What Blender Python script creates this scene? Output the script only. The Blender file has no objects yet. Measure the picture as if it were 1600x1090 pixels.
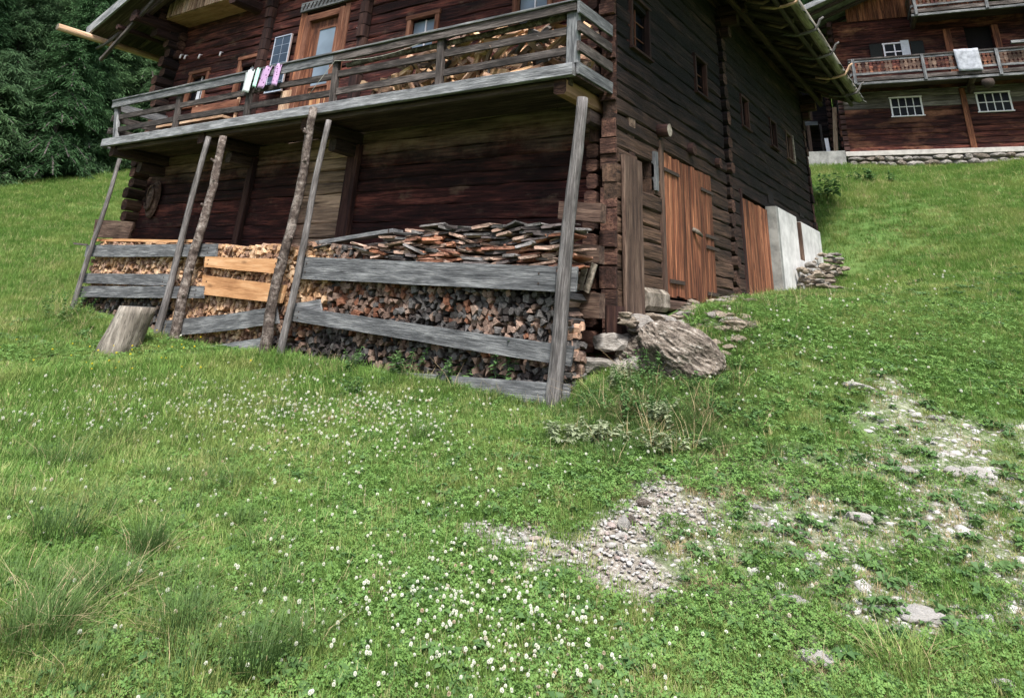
import bpy, math, random
import numpy as np
from mathutils import Vector, Matrix, noise
R = random.Random(7)
NR = np.random.default_rng(7)
scene = bpy.context.scene
COL = scene.collection

# ------------------------------------------------------------------ camera
# metres; X runs along the front of the farmhouse, Y into the slope along its right wall
CAM = Vector((0, 0, 1.6))
RT = Vector((0.8259, 0.5603, 0.0563)).normalized()
FW = Vector((-0.5316, 0.7438, 0.4051)).normalized()
UP = RT.cross(FW).normalized()
RT = FW.cross(UP).normalized()
FPX, PPY = 1073.5, 12.7
cam = bpy.data.cameras.new('camera')
cam.sensor_width = 36
cam.lens = FPX / 1600 * 36
cam.shift_y = -(545 - PPY) / 1600
cam.clip_start = .05
cam.clip_end = 900
camo = bpy.data.objects.new('camera', cam)
m = Matrix.Identity(4)
for i in range(3):
    m[i][0], m[i][1], m[i][2], m[i][3] = RT[i], UP[i], -FW[i], CAM[i]
camo.matrix_world = m
COL.objects.link(camo)
scene.camera = camo

# ------------------------------------------------------------------ light
world = bpy.data.worlds.new('World')
scene.world = world
world.use_nodes = True
wn = world.node_tree
bg = wn.nodes['Background']
sky = wn.nodes.new('ShaderNodeTexSky')
sky.sky_type = 'NISHITA'
sky.sun_disc = False
SUN_DIR = Vector((.45, -.55, 1.05)).normalized()
sky.sun_elevation = math.asin(SUN_DIR.z)
sky.sun_rotation = math.atan2(SUN_DIR.x, SUN_DIR.y)
sky.air_density = 1.0
sky.dust_density = 3.0
sky.ozone_density = .6
wn.links.new(sky.outputs[0], bg.inputs[0])
bg.inputs[1].default_value = .11
sun = bpy.data.lights.new('sun', 'SUN')
sun.energy = 3.0
sun.angle = math.radians(10)
sun.color = (1, .98, .95)
suno = bpy.data.objects.new('sun', sun)
suno.rotation_euler = SUN_DIR.to_track_quat('Z', 'Y').to_euler()
COL.objects.link(suno)
vs = scene.view_settings
vs.view_transform = 'Standard'
vs.look = 'None'
vs.gamma = 1
vs.use_curve_mapping = False
vs.exposure = 1.32

# ------------------------------------------------------------------ surveying: a sight line through a point of the photograph meets a real plane
def ray(x, y):
    return FW * FPX + RT * (x - 800) - UP * (y - PPY)
def onX(x, y, X):
    d = ray(x, y); return CAM + d * ((X - CAM.x) / d.x)
def onY(x, y, Y):
    d = ray(x, y); return CAM + d * ((Y - CAM.y) / d.y)

# ------------------------------------------------------------------ materials
def nodes(name):
    mt = bpy.data.materials.new(name)
    mt.use_nodes = True
    nt = mt.node_tree
    return mt, nt, nt.nodes, nt.links, nt.nodes['Principled BSDF']
def rgb(c): return (c[0], c[1], c[2], 1)
def ramp(N, stops):
    r = N.new('ShaderNodeValToRGB')
    e = r.color_ramp.elements
    e[0].position, e[0].color = stops[0][0], rgb(stops[0][1])
    e[1].position, e[1].color = stops[-1][0], rgb(stops[-1][1])
    for p, c in stops[1:-1]:
        q = e.new(p); q.color = rgb(c)
    return r
def mathn(N, L, op, a, b=None, c=None):
    n = N.new('ShaderNodeMath'); n.operation = op
    for i, v in enumerate((a, b, c)):
        if v is None: continue
        if isinstance(v, (int, float)): n.inputs[i].default_value = v
        else: L.new(v, n.inputs[i])
    return n.outputs[0]
def mixc(N, L, f, a, b, bt='MIX'):
    n = N.new('ShaderNodeMix'); n.data_type = 'RGBA'; n.blend_type = bt
    for s, v in ((n.inputs[0], f), (n.inputs[6], a), (n.inputs[7], b)):
        if isinstance(v, (int, float)): s.default_value = v
        elif isinstance(v, tuple): s.default_value = rgb(v)
        else: L.new(v, s)
    return n.outputs[2]
def noisen(N, L, vec, scale, detail=4, rough=.6):
    n = N.new('ShaderNodeTexNoise')
    n.inputs['Scale'].default_value = scale
    n.inputs['Detail'].default_value = detail
    n.inputs['Roughness'].default_value = rough
    if vec is not None: L.new(vec, n.inputs['Vector'])
    return n.outputs[0]

def wood(name, dark, mid, light, grain=(1.2, 16, 16), var=.35, rough=.85, bump=.5, crack=.5, weather=None, patch=None, spec=.25):
    """sawn or hewn wood, grain along the local X of each piece; weather = (colour, scale, lo, hi) patches"""
    mt, nt, N, L, bs = nodes(name)
    tc = N.new('ShaderNodeTexCoord')
    oi = N.new('ShaderNodeObjectInfo')
    off = N.new('ShaderNodeVectorMath'); off.operation = 'MULTIPLY_ADD'
    comb = N.new('ShaderNodeCombineXYZ')
    rr = mathn(N, L, 'MULTIPLY', oi.outputs['Random'], 57.0)
    for i in range(3): L.new(rr, comb.inputs[i])
    L.new(tc.outputs['Object'], off.inputs[0]); off.inputs[1].default_value = grain; L.new(comb.outputs[0], off.inputs[2])
    g1 = noisen(N, L, off.outputs[0], 1.6, 6, .65)
    g2 = noisen(N, L, off.outputs[0], 5.5, 5, .7)
    off2 = N.new('ShaderNodeVectorMath'); off2.operation = 'MULTIPLY_ADD'
    L.new(tc.outputs['Object'], off2.inputs[0]); off2.inputs[1].default_value = (grain[0] * .9, grain[1] * .25, grain[2] * .25); L.new(comb.outputs[0], off2.inputs[2])
    big = noisen(N, L, off2.outputs[0], 1.1, 4, .6)
    g = mathn(N, L, 'ADD', mathn(N, L, 'MULTIPLY', g1, .55), mathn(N, L, 'MULTIPLY', big, .45))
    rp = ramp(N, [(.36, dark), (.5, mid), (.63, light)])
    L.new(g, rp.inputs[0])
    col = rp.outputs[0]
    # fine dark checks along the grain
    ck = N.new('ShaderNodeMapRange'); ck.inputs[1].default_value = .36; ck.inputs[2].default_value = .46
    ck.inputs[3].default_value = 1 - crack; ck.inputs[4].default_value = 1.0
    L.new(g2, ck.inputs[0])
    cc = N.new('ShaderNodeCombineColor')
    for i in range(3): L.new(ck.outputs[0], cc.inputs[i])
    col = mixc(N, L, 1.0, col, cc.outputs[0], 'MULTIPLY')
    kv = N.new('ShaderNodeVectorMath'); kv.operation = 'MULTIPLY_ADD'
    L.new(tc.outputs['Object'], kv.inputs[0]); kv.inputs[1].default_value = (2.2, 6.5, 6.5); L.new(comb.outputs[0], kv.inputs[2])
    vo = N.new('ShaderNodeTexVoronoi'); vo.inputs['Scale'].default_value = .8; L.new(kv.outputs[0], vo.inputs['Vector'])
    km = N.new('ShaderNodeMapRange'); km.inputs[1].default_value = .07; km.inputs[2].default_value = .17; km.inputs[3].default_value = .6; km.inputs[4].default_value = 0
    L.new(vo.outputs['Distance'], km.inputs[0])
    col = mixc(N, L, km.outputs[0], col, tuple(x * .45 for x in dark))
    geo = N.new('ShaderNodeNewGeometry')
    if weather:
        wc, ws, lo, hi = weather
        sc = N.new('ShaderNodeVectorMath'); sc.operation = 'MULTIPLY'
        L.new(geo.outputs['Position'], sc.inputs[0]); sc.inputs[1].default_value = (1, 1, 2.2)
        wv = noisen(N, L, sc.outputs[0], ws, 6, .7)
        mr = N.new('ShaderNodeMapRange'); mr.inputs[1].default_value = lo; mr.inputs[2].default_value = hi
        L.new(wv, mr.inputs[0])
        f = mathn(N, L, 'MULTIPLY', mr.outputs[0], mathn(N, L, 'ADD', mathn(N, L, 'MULTIPLY', g2, .9), .35))
        n = mathn(N, L, 'MINIMUM', f, 1.0)
        col = mixc(N, L, n, col, wc)
    if patch:
        for (ax, a0, a1, a2, a3, pc, ax2, b0, b1, b2, b3) in patch:
            sp = N.new('ShaderNodeSeparateXYZ'); L.new(geo.outputs['Position'], sp.inputs[0])
            wv = noisen(N, L, geo.outputs['Position'], 1.7, 5, .7)
            def band(axis, q0, q1, q2, q3, wob):
                v = mathn(N, L, 'ADD', sp.outputs[axis], mathn(N, L, 'MULTIPLY', mathn(N, L, 'SUBTRACT', wv, .5), wob))
                u = N.new('ShaderNodeMapRange'); u.inputs[1].default_value = q0; u.inputs[2].default_value = q1; L.new(v, u.inputs[0])
                w = N.new('ShaderNodeMapRange'); w.inputs[1].default_value = q2; w.inputs[2].default_value = q3
                w.inputs[3].default_value = 1; w.inputs[4].default_value = 0; L.new(v, w.inputs[0])
                return mathn(N, L, 'MULTIPLY', u.outputs[0], w.outputs[0])
            f = mathn(N, L, 'MULTIPLY', band(ax, a0, a1, a2, a3, 1.0), band(ax2, b0, b1, b2, b3, 1.3))
            pm = N.new('ShaderNodeMapRange'); pm.inputs[1].default_value = .38; pm.inputs[2].default_value = .62; L.new(g, pm.inputs[0])
            f = mathn(N, L, 'MULTIPLY', f, mathn(N, L, 'ADD', mathn(N, L, 'MULTIPLY', pm.outputs[0], .8), .12))
            col = mixc(N, L, mathn(N, L, 'MINIMUM', f, 1.0), col, pc)
    bc = N.new('ShaderNodeHueSaturation')
    vv = mathn(N, L, 'ADD', mathn(N, L, 'MULTIPLY', oi.outputs['Random'], 2 * var), 1 - var)
    L.new(vv, bc.inputs['Value']); L.new(col, bc.inputs['Color'])
    L.new(bc.outputs[0], bs.inputs['Base Color'])
    bs.inputs['Roughness'].default_value = rough
    bs.inputs['Specular IOR Level'].default_value = spec
    bp = N.new('ShaderNodeBump'); bp.inputs['Strength'].default_value = bump; bp.inputs['Distance'].default_value = .03
    hh = mathn(N, L, 'ADD', g1, mathn(N, L, 'MULTIPLY', g2, .6))
    L.new(hh, bp.inputs['Height']); L.new(bp.outputs[0], bs.inputs['Normal'])
    return mt

def plain(name, c, rough=.7, metal=0, noise_amt=.25, scale=12, bump=.2, spec=.3, c2=None):
    mt, nt, N, L, bs = nodes(name)
    tc = N.new('ShaderNodeTexCoord')
    v = noisen(N, L, tc.outputs['Object'], scale, 6, .65)
    a = tuple(x * (1 - noise_amt) for x in c)
    b = c2 if c2 else tuple(min(1, x * (1 + noise_amt)) for x in c)
    rp = ramp(N, [(.35, a), (.65, b)]); L.new(v, rp.inputs[0])
    L.new(rp.outputs[0], bs.inputs['Base Color'])
    bs.inputs['Roughness'].default_value = rough
    bs.inputs['Metallic'].default_value = metal
    bs.inputs['Specular IOR Level'].default_value = spec
    bp = N.new('ShaderNodeBump'); bp.inputs['Strength'].default_value = bump; bp.inputs['Distance'].default_value = .02
    L.new(v, bp.inputs['Height']); L.new(bp.outputs[0], bs.inputs['Normal'])
    return mt

def rock(name, stops, scale=3, bump=.8):
    mt, nt, N, L, bs = nodes(name)
    tc = N.new('ShaderNodeTexCoord'); oi = N.new('ShaderNodeObjectInfo')
    comb = N.new('ShaderNodeVectorMath'); comb.operation = 'ADD'
    L.new(tc.outputs['Object'], comb.inputs[0])
    cx = N.new('ShaderNodeCombineXYZ'); rr = mathn(N, L, 'MULTIPLY', oi.outputs['Random'], 31.0)
    for i in range(3): L.new(rr, cx.inputs[i])
    L.new(cx.outputs[0], comb.inputs[1])
    st = N.new('ShaderNodeVectorMath'); st.operation = 'MULTIPLY'; st.inputs[1].default_value = (1, 1, 3.2)
    L.new(comb.outputs[0], st.inputs[0])
    v = noisen(N, L, st.outputs[0], scale, 8, .68)
    v2 = noisen(N, L, comb.outputs[0], scale * 7, 6, .7)
    rp = ramp(N, stops); L.new(mathn(N, L, 'ADD', mathn(N, L, 'MULTIPLY', v, .7), mathn(N, L, 'MULTIPLY', v2, .3)), rp.inputs[0])
    hs = N.new('ShaderNodeHueSaturation')
    L.new(mathn(N, L, 'ADD', mathn(N, L, 'MULTIPLY', oi.outputs['Random'], .5), .75), hs.inputs['Value'])
    L.new(rp.outputs[0], hs.inputs['Color']); L.new(hs.outputs[0], bs.inputs['Base Color'])
    bs.inputs['Roughness'].default_value = .9; bs.inputs['Specular IOR Level'].default_value = .2
    bp = N.new('ShaderNodeBump'); bp.inputs['Strength'].default_value = bump; bp.inputs['Distance'].default_value = .03
    L.new(mathn(N, L, 'ADD', v, mathn(N, L, 'MULTIPLY', v2, .4)), bp.inputs['Height']); L.new(bp.outputs[0], bs.inputs['Normal'])
    return mt

def leafy(name, c0, c1, patchc=None, pscale=.6, transl=.35, rough=.6, tip=None, spec=.25):
    """foliage: colour from per-vertex 'tone', per-instance random and world-space patches"""
    mt, nt, N, L, bs = nodes(name)
    at = N.new('ShaderNodeAttribute'); at.attribute_name = 'tone'
    oi = N.new('ShaderNodeObjectInfo')
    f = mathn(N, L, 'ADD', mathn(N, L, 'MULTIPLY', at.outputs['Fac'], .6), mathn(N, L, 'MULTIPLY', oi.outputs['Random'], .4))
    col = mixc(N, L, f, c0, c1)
    if patchc:
        geo = N.new('ShaderNodeNewGeometry')
        v = noisen(N, L, geo.outputs['Position'], pscale, 5, .65)
        mr = N.new('ShaderNodeMapRange'); mr.inputs[1].default_value = .47; mr.inputs[2].default_value = .66
        L.new(v, mr.inputs[0])
        col = mixc(N, L, mathn(N, L, 'MULTIPLY', mr.outputs[0], .8), col, patchc)
    if tip:
        mr = N.new('ShaderNodeMapRange'); mr.inputs[1].default_value = .82; mr.inputs[2].default_value = .98
        L.new(oi.outputs['Random'], mr.inputs[0])
        col = mixc(N, L, mr.outputs[0], col, tip)
    L.new(col, bs.inputs['Base Color'])
    bs.inputs['Roughness'].default_value = rough
    bs.inputs['Specular IOR Level'].default_value = spec
    tr = N.new('ShaderNodeBsdfTranslucent'); L.new(col, tr.inputs[0])
    mx = N.new('ShaderNodeMixShader'); mx.inputs[0].default_value = transl
    L.new(bs.outputs[0], mx.inputs[1]); L.new(tr.outputs[0], mx.inputs[2])
    L.new(mx.outputs[0], N['Material Output'].inputs['Surface'])
    return mt

M = {}
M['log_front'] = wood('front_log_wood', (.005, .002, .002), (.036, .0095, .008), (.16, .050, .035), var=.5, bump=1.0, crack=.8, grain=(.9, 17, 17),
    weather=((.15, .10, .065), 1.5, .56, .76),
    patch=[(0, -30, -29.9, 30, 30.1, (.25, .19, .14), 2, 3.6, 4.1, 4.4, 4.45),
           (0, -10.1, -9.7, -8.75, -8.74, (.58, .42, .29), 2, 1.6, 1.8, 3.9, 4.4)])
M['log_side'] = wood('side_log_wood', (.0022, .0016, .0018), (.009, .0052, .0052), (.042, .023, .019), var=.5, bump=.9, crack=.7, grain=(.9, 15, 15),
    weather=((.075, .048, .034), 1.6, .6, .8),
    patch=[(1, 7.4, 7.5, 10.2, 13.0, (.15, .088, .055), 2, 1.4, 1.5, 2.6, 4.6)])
M['log_end'] = wood('log_end_wood', (.018, .009, .007), (.055, .026, .019), (.16, .085, .058), grain=(6, 6, 30), var=.4, bump=1, crack=.7)
M['stub_end'] = wood('stub_wood', (.06, .048, .038), (.19, .16, .125), (.40, .35, .29), grain=(6, 6, 6), var=.3)
M['grey'] = wood('weathered_grey_wood', (.035, .037, .040), (.115, .118, .122), (.27, .275, .275), grain=(2.2, 42, 42), var=.12, bump=.5, crack=.45)
M['rail'] = wood('rail_wood', (.014, .012, .011), (.046, .038, .034), (.14, .12, .11), grain=(2.2, 42, 42), var=.25, bump=.6, crack=.5)
M['fascia'] = wood('fascia_wood', (.08, .082, .086), (.20, .205, .21), (.40, .405, .41), grain=(2.2, 42, 42), var=.06, bump=.6, crack=.5)
M['pole'] = wood('pole_wood', (.04, .036, .034), (.115, .105, .10), (.26, .245, .235), grain=(2.2, 42, 42), var=.15, bump=.6, crack=.6)
M['bark_pole'] = wood('bark_pole_wood', (.025, .017, .014), (.11, .085, .072), (.34, .295, .26), grain=(9, 9, 9), var=.1, bump=1.2, crack=.7)
M['orange_plank'] = wood('fresh_plank_wood', (.26, .12, .05), (.46, .24, .11), (.60, .37, .20), grain=(1.1, 14, 14), var=.08, bump=.2, crack=.15)
M['door'] = wood('door_wood', (.020, .008, .006), (.16, .056, .028), (.44, .19, .095), grain=(.8, 34, 34), var=.35, bump=.7, crack=.75, rough=.7)
M['brown'] = wood('brown_board_wood', (.03, .018, .014), (.085, .052, .038), (.19, .13, .095), grain=(1.1, 14, 14), var=.2, bump=.6, crack=.55)
M['dark_post'] = wood('dark_post_wood', (.010, .005, .005), (.03, .013, .011), (.07, .035, .025), grain=(1.1, 14, 14), var=.25, bump=.6)
M['frame'] = wood('window_frame_wood', (.06, .022, .013), (.15, .062, .036), (.26, .13, .08), grain=(1.4, 22, 22), var=.2, bump=.3)
M['soffit'] = wood('soffit_wood', (.15, .08, .045), (.27, .155, .09), (.36, .225, .14), grain=(1, 9, 9), var=.1, bump=.2, crack=.2)
M['slat'] = wood('pale_slat_wood', (.12, .06, .04), (.30, .19, .13), (.55, .42, .33), grain=(1, 9, 9), var=.35, bump=.3, crack=.3)
M['roofwood'] = wood('roof_wood', (.02, .014, .012), (.05, .034, .028), (.11, .082, .068), grain=(1, 14, 14), var=.3, bump=.5)
M['shingle'] = wood('roof_shingle_wood', (.06, .06, .055), (.13, .13, .12), (.24, .24, .22), grain=(4, 20, 20), var=.4)
M['gutter'] = wood('gutter_wood', (.09, .072, .055), (.25, .21, .17), (.42, .38, .33), grain=(1, 14, 14), var=.1, bump=.4)
M['larchpole'] = wood('peeled_pole_wood', (.24, .14, .085), (.42, .27, .17), (.62, .45, .31), grain=(1, 12, 12), var=.1, bump=.4)
M['stump'] = wood('stump_wood', (.05, .043, .036), (.20, .175, .145), (.42, .38, .32), grain=(1.0, 9, 9), var=.1, bump=.9, crack=.6)
M['iron'] = plain('rusty_iron', (.045, .032, .026), .8, .2)
M['dark'] = plain('dark_interior', (.008, .006, .006), .95)  # near-black colour that stands in for the darkness of unlit insides
M['concrete'] = plain('concrete', (.50, .49, .47), .95, noise_amt=.22, scale=3.5, bump=.6)
M['concrete_dark'] = plain('weathered_concrete', (.20, .20, .185), .95, noise_amt=.35, scale=4, bump=.6)
M['mortar'] = plain('mortar_band', (.36, .34, .31), .95, noise_amt=.2, scale=6)
M['white'] = plain('white_paint', (.76, .73, .76), .6, noise_amt=.06)
M['cloth_white'] = plain('white_cloth', (.50, .53, .52), .9, noise_amt=.08, scale=30)
M['cloth_mint'] = plain('mint_cloth', (.38, .62, .52), .9, noise_amt=.1, scale=30)
M['cloth_sheet'] = plain('pale_sheet', (.30, .315, .345), .9, noise_amt=.3, scale=6)
M['alu'] = plain('aluminium', (.75, .76, .78), .35, .8, noise_amt=.05)
M['shutter'] = plain('shutter_paint', (.010, .012, .011), .8)
M['curtain'] = plain('curtain_cloth', (.55, .57, .60), .9, noise_amt=.12, scale=8)
M['rope'] = plain('rope', (.35, .34, .30), .9)
M['blue'] = plain('pale_blue_sign', (.35, .50, .85), .6, noise_amt=.05)
M['straw'] = leafy('straw', (.30, .22, .11), (.55, .45, .27), transl=.3)
def floral():
    mt, nt, N, L, bs = nodes('lilac_printed_cloth')
    tc = N.new('ShaderNodeTexCoord')
    v = N.new('ShaderNodeTexVoronoi'); v.inputs['Scale'].default_value = 22; L.new(tc.outputs['Object'], v.inputs['Vector'])
    rp = ramp(N, [(.22, (.08, .03, .09)), (.34, (.42, .27, .44))]); L.new(v.outputs['Distance'], rp.inputs[0])
    L.new(rp.outputs[0], bs.inputs['Base Color']); bs.inputs['Roughness'].default_value = .9
    return mt
M['cloth_lilac'] = floral()
def glass(name, base, rough=.08):
    mt, nt, N, L, bs = nodes(name)
    tc = N.new('ShaderNodeTexCoord')
    v = noisen(N, L, tc.outputs['Object'], 1.5, 2)
    rp = ramp(N, [(.35, tuple(x * .6 for x in base)), (.65, base)]); L.new(v, rp.inputs[0])
    L.new(rp.outputs[0], bs.inputs['Base Color'])
    bs.inputs['Roughness'].default_value = rough; bs.inputs['Specular IOR Level'].default_value = .35
    return mt
M['glass_dark'] = glass('dark_window_glass', (.006, .007, .009), .25)
M['glass_dark'].node_tree.nodes['Principled BSDF'].inputs['Specular IOR Level'].default_value = .08
M['glass_milky'] = glass('curtained_window_glass', (.19, .24, .29), .3)
M['solar'] = glass('solar_cells', (.035, .05, .07), .15)
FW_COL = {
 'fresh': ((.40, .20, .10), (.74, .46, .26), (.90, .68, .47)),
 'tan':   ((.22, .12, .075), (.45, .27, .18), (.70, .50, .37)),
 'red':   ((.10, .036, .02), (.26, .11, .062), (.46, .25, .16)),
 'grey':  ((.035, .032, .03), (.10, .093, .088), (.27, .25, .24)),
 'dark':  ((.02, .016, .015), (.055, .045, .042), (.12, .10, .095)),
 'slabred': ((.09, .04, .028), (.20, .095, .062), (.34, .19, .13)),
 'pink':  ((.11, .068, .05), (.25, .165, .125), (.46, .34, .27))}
for k, (a, b, c) in FW_COL.items():
    M['fw_' + k] = wood('firewood_' + k, a, b, c, grain=(3, 9, 9), var=.5, bump=.7, crack=.5)
M['rock'] = rock('grey_rock', [(.34, (.07, .062, .055)), (.48, (.20, .18, .16)), (.58, (.34, .32, .29)), (.7, (.52, .50, .47))], scale=4)
M['rock_ochre'] = rock('ochre_rock', [(.36, (.022, .019, .017)), (.46, (.085, .068, .054)), (.56, (.23, .195, .16)), (.66, (.52, .49, .45))], scale=3.0, bump=1)
M['rock_tan'] = rock('tan_rock', [(.36, (.05, .04, .03)), (.48, (.20, .16, .12)), (.58, (.36, .31, .25)), (.7, (.55, .51, .46))], scale=4)
M['pebble'] = rock('pebble_rock', [(.3, (.20, .185, .17)), (.5, (.36, .34, .31)), (.7, (.56, .54, .51))], scale=9)
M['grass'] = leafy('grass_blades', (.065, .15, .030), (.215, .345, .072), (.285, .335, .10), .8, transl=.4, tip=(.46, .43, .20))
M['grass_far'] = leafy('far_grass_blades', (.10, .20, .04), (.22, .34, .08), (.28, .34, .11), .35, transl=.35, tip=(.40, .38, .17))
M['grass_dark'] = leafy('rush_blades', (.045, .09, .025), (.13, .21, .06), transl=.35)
M['clover'] = leafy('clover_leaves', (.075, .17, .042), (.20, .33, .085), (.14, .25, .06), 1.3, transl=.35)
M['weed'] = leafy('weed_leaves', (.05, .115, .04), (.125, .22, .07), transl=.35)
M['weed_pale'] = leafy('pale_weed_leaves', (.16, .20, .10), (.34, .38, .24), transl=.35)
M['petal'] = leafy('clover_petals', (.70, .70, .60), (.84, .86, .78), transl=.2, tip=(.50, .40, .28))
M['buttercup'] = plain('buttercup_petals', (.75, .62, .04), .6, noise_amt=.05)
M['needle'] = leafy('conifer_sprays', (.018, .046, .022), (.13, .225, .095), (.08, .14, .07), .25, transl=.35, rough=.9, spec=.05)
M['needle_dark'] = leafy('spruce_sprays', (.02, .05, .024), (.07, .14, .055), transl=.25, rough=.9, spec=.05)
M['trunk'] = wood('trunk_bark', (.025, .02, .018), (.06, .05, .045), (.12, .11, .10), grain=(4, 10, 10), bump=1)

# ------------------------------------------------------------------ object helpers
FR = [Matrix.Identity(4)]          # frame in which coordinates are currently given
WM = {}
def link(o, Mw, parent=None):
    Mw = FR[0] @ Mw
    COL.objects.link(o)
    if parent is not None:
        o.parent = parent
        o.matrix_parent_inverse = WM[parent.name].inverted()
    o.matrix_basis = Mw
    WM[o.name] = Mw
    return o
def tag(o, label=None, cat=None, group=None, kind=None):
    for k, v in (('label', label), ('category', cat), ('group', group), ('kind', kind)):
        if v: o[k] = v
    return o
def thing(name, label, cat, loc, group=None):
    o = bpy.data.objects.new(name, None); o.empty_display_size = .2
    link(o, Matrix.Translation(loc)); return tag(o, label, cat, group)
def mesh(name, v, f, mats, fm=None, smooth=False):
    me = bpy.data.meshes.new(name)
    me.from_pydata([tuple(x) for x in v], [], f)
    for mt in (mats if isinstance(mats, (list, tuple)) else [mats]): me.materials.append(mt)
    if fm: me.polygons.foreach_set('material_index', fm)
    if smooth: me.polygons.foreach_set('use_smooth', [True] * len(f))
    me.update()
    return me
def add(name, me, Mw=None, parent=None):
    return link(bpy.data.objects.new(name, me), Mw if Mw is not None else Matrix.Identity(4), parent)
def frame_of(p0, p1, up=(0, 0, 1)):
    p0, p1 = Vector(p0), Vector(p1)
    x = (p1 - p0); Ln = x.length; x.normalize()
    up = Vector(up)
    if abs(x.dot(up.normalized())) > .98: up = Vector((0, 1, 0)) if abs(x.y) < .9 else Vector((1, 0, 0))
    y = up.cross(x).normalized(); z = x.cross(y)
    Mx = Matrix(((x.x, y.x, z.x, p0.x), (x.y, y.y, z.y, p0.y), (x.z, y.z, z.z, p0.z), (0, 0, 0, 1)))
    return Mx, Ln
def section(w, h, ch):
    c = min(w, h) * ch
    a, b = w / 2, h / 2
    if ch <= 0: return [(-a, -b), (a, -b), (a, b), (-a, b)]
    return [(-a + c, -b), (a - c, -b), (a, -b + c), (a, b - c), (a - c, b), (-a + c, b), (-a, b - c), (-a, -b + c)]
def sweep(rings, capm=0):
    v = []; f = []; n = len(rings[0])
    for r in rings: v += r
    for i in range(len(rings) - 1):
        for k in range(n):
            a = i * n + k; b = i * n + (k + 1) % n
            f.append((a, b, b + n, a + n))
    f.append(tuple(range(n - 1, -1, -1))); f.append(tuple(range((len(rings) - 1) * n, len(rings) * n)))
    fm = [0] * (len(f) - 2) + [capm, capm]
    return v, f, fm
def beam(name, p0, p1, w, h, mat, parent=None, up=(0, 0, 1), ch=.12, seg=0, jit=0, bend=0, end=None, rnd=None):
    """piece of timber from p0 to p1; w across, h along 'up'"""
    rnd = rnd or R
    Mx, Ln = frame_of(p0, p1, up)
    n = max(1, int(seg and Ln / seg) or 1)
    sec = section(w, h, ch); rings = []
    ph = rnd.random() * 6
    for i in range(n + 1):
        t = i / n
        oy = bend * math.sin(ph + t * 5) if bend else 0; oz = bend * math.sin(ph * 2 + t * 4) if bend else 0
        rings.append([(t * Ln, y + oy + rnd.uniform(-jit, jit), z + oz + rnd.uniform(-jit, jit)) for (y, z) in sec])
    v, f, fm = sweep(rings, 1 if end else 0)
    return add(name, mesh(name, v, f, [mat, end] if end else mat, fm), Mx, parent)
def tube(name, pts, radii, mat, parent=None, n=9, jit=.0, end=None):
    """round crooked timber through pts; grain along local X"""
    Mx, Ln = frame_of(pts[0], pts[-1]); inv = Mx.inverted()
    q = [inv @ Vector(p) for p in pts]
    rings = []
    for i, p in enumerate(q):
        r = radii[i] if isinstance(radii, (list, tuple)) else radii
        d = (q[min(i + 1, len(q) - 1)] - q[max(i - 1, 0)]).normalized()
        a = Vector((0, 0, 1)).cross(d)
        if a.length < .1: a = Vector((0, 1, 0)).cross(d)
        a.normalize(); b = d.cross(a)
        rings.append([tuple(p + (a * math.cos(t) + b * math.sin(t)) * r * (1 + R.uniform(-jit, jit))) for t in [2 * math.pi * k / n for k in range(n)]])
    v, f, fm = sweep(rings, 1 if end else 0)
    me = mesh(name, v, f, [mat, end] if end else mat, fm)
    me.polygons.foreach_set('use_smooth', [True] * (len(f) - 2) + [False] * 2)
    return add(name, me, Mx, parent)
def crooked(p0, p1, n, amp):
    p0, p1 = Vector(p0), Vector(p1); out = []
    a, b = R.random() * 6, R.random() * 6
    for i in range(n + 1):
        t = i / n; e = amp * min(1, t * 4, (1 - t) * 4)
        out.append(p0.lerp(p1, t) + Vector((math.sin(a + t * 7) * e + R.uniform(-.25, .25) * e, math.cos(b + t * 5) * e, 0)))
    return out
def box(name, x0, x1, y0, y1, z0, z1, mat, parent=None, ch=0.06):
    """axis-aligned block, grain along its longest side"""
    d = [x1 - x0, y1 - y0, z1 - z0]; c = Vector(((x0 + x1) / 2, (y0 + y1) / 2, (z0 + z1) / 2))
    k = d.index(max(d)); e = Vector((0, 0, 0)); e[k] = d[k] / 2
    if k == 0: return beam(name, c - e, c + e, d[1], d[2], mat, parent, (0, 0, 1), ch)
    if k == 1: return beam(name, c - e, c + e, d[0], d[2], mat, parent, (0, 0, 1), ch)
    return beam(name, c - e, c + e, d[0], d[1], mat, parent, (0, 1, 0), ch)
def sheetmesh(name, grid, mat, smooth=True, thick=.006):
    """cloth: grid of points [row][col] given a little thickness"""
    nr, nc = len(grid), len(grid[0]); v = []; f = []
    for r in grid: v += [tuple(p) for p in r]
    for i in range(nr - 1):
        for j in range(nc - 1):
            a = i * nc + j; f.append((a, a + 1, a + nc + 1, a + nc))
    me = mesh(name, v, f, mat, smooth=smooth)
    return me
def thicken(o, t):
    md = o.modifiers.new('thickness', 'SOLIDIFY'); md.thickness = t; return o

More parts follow.
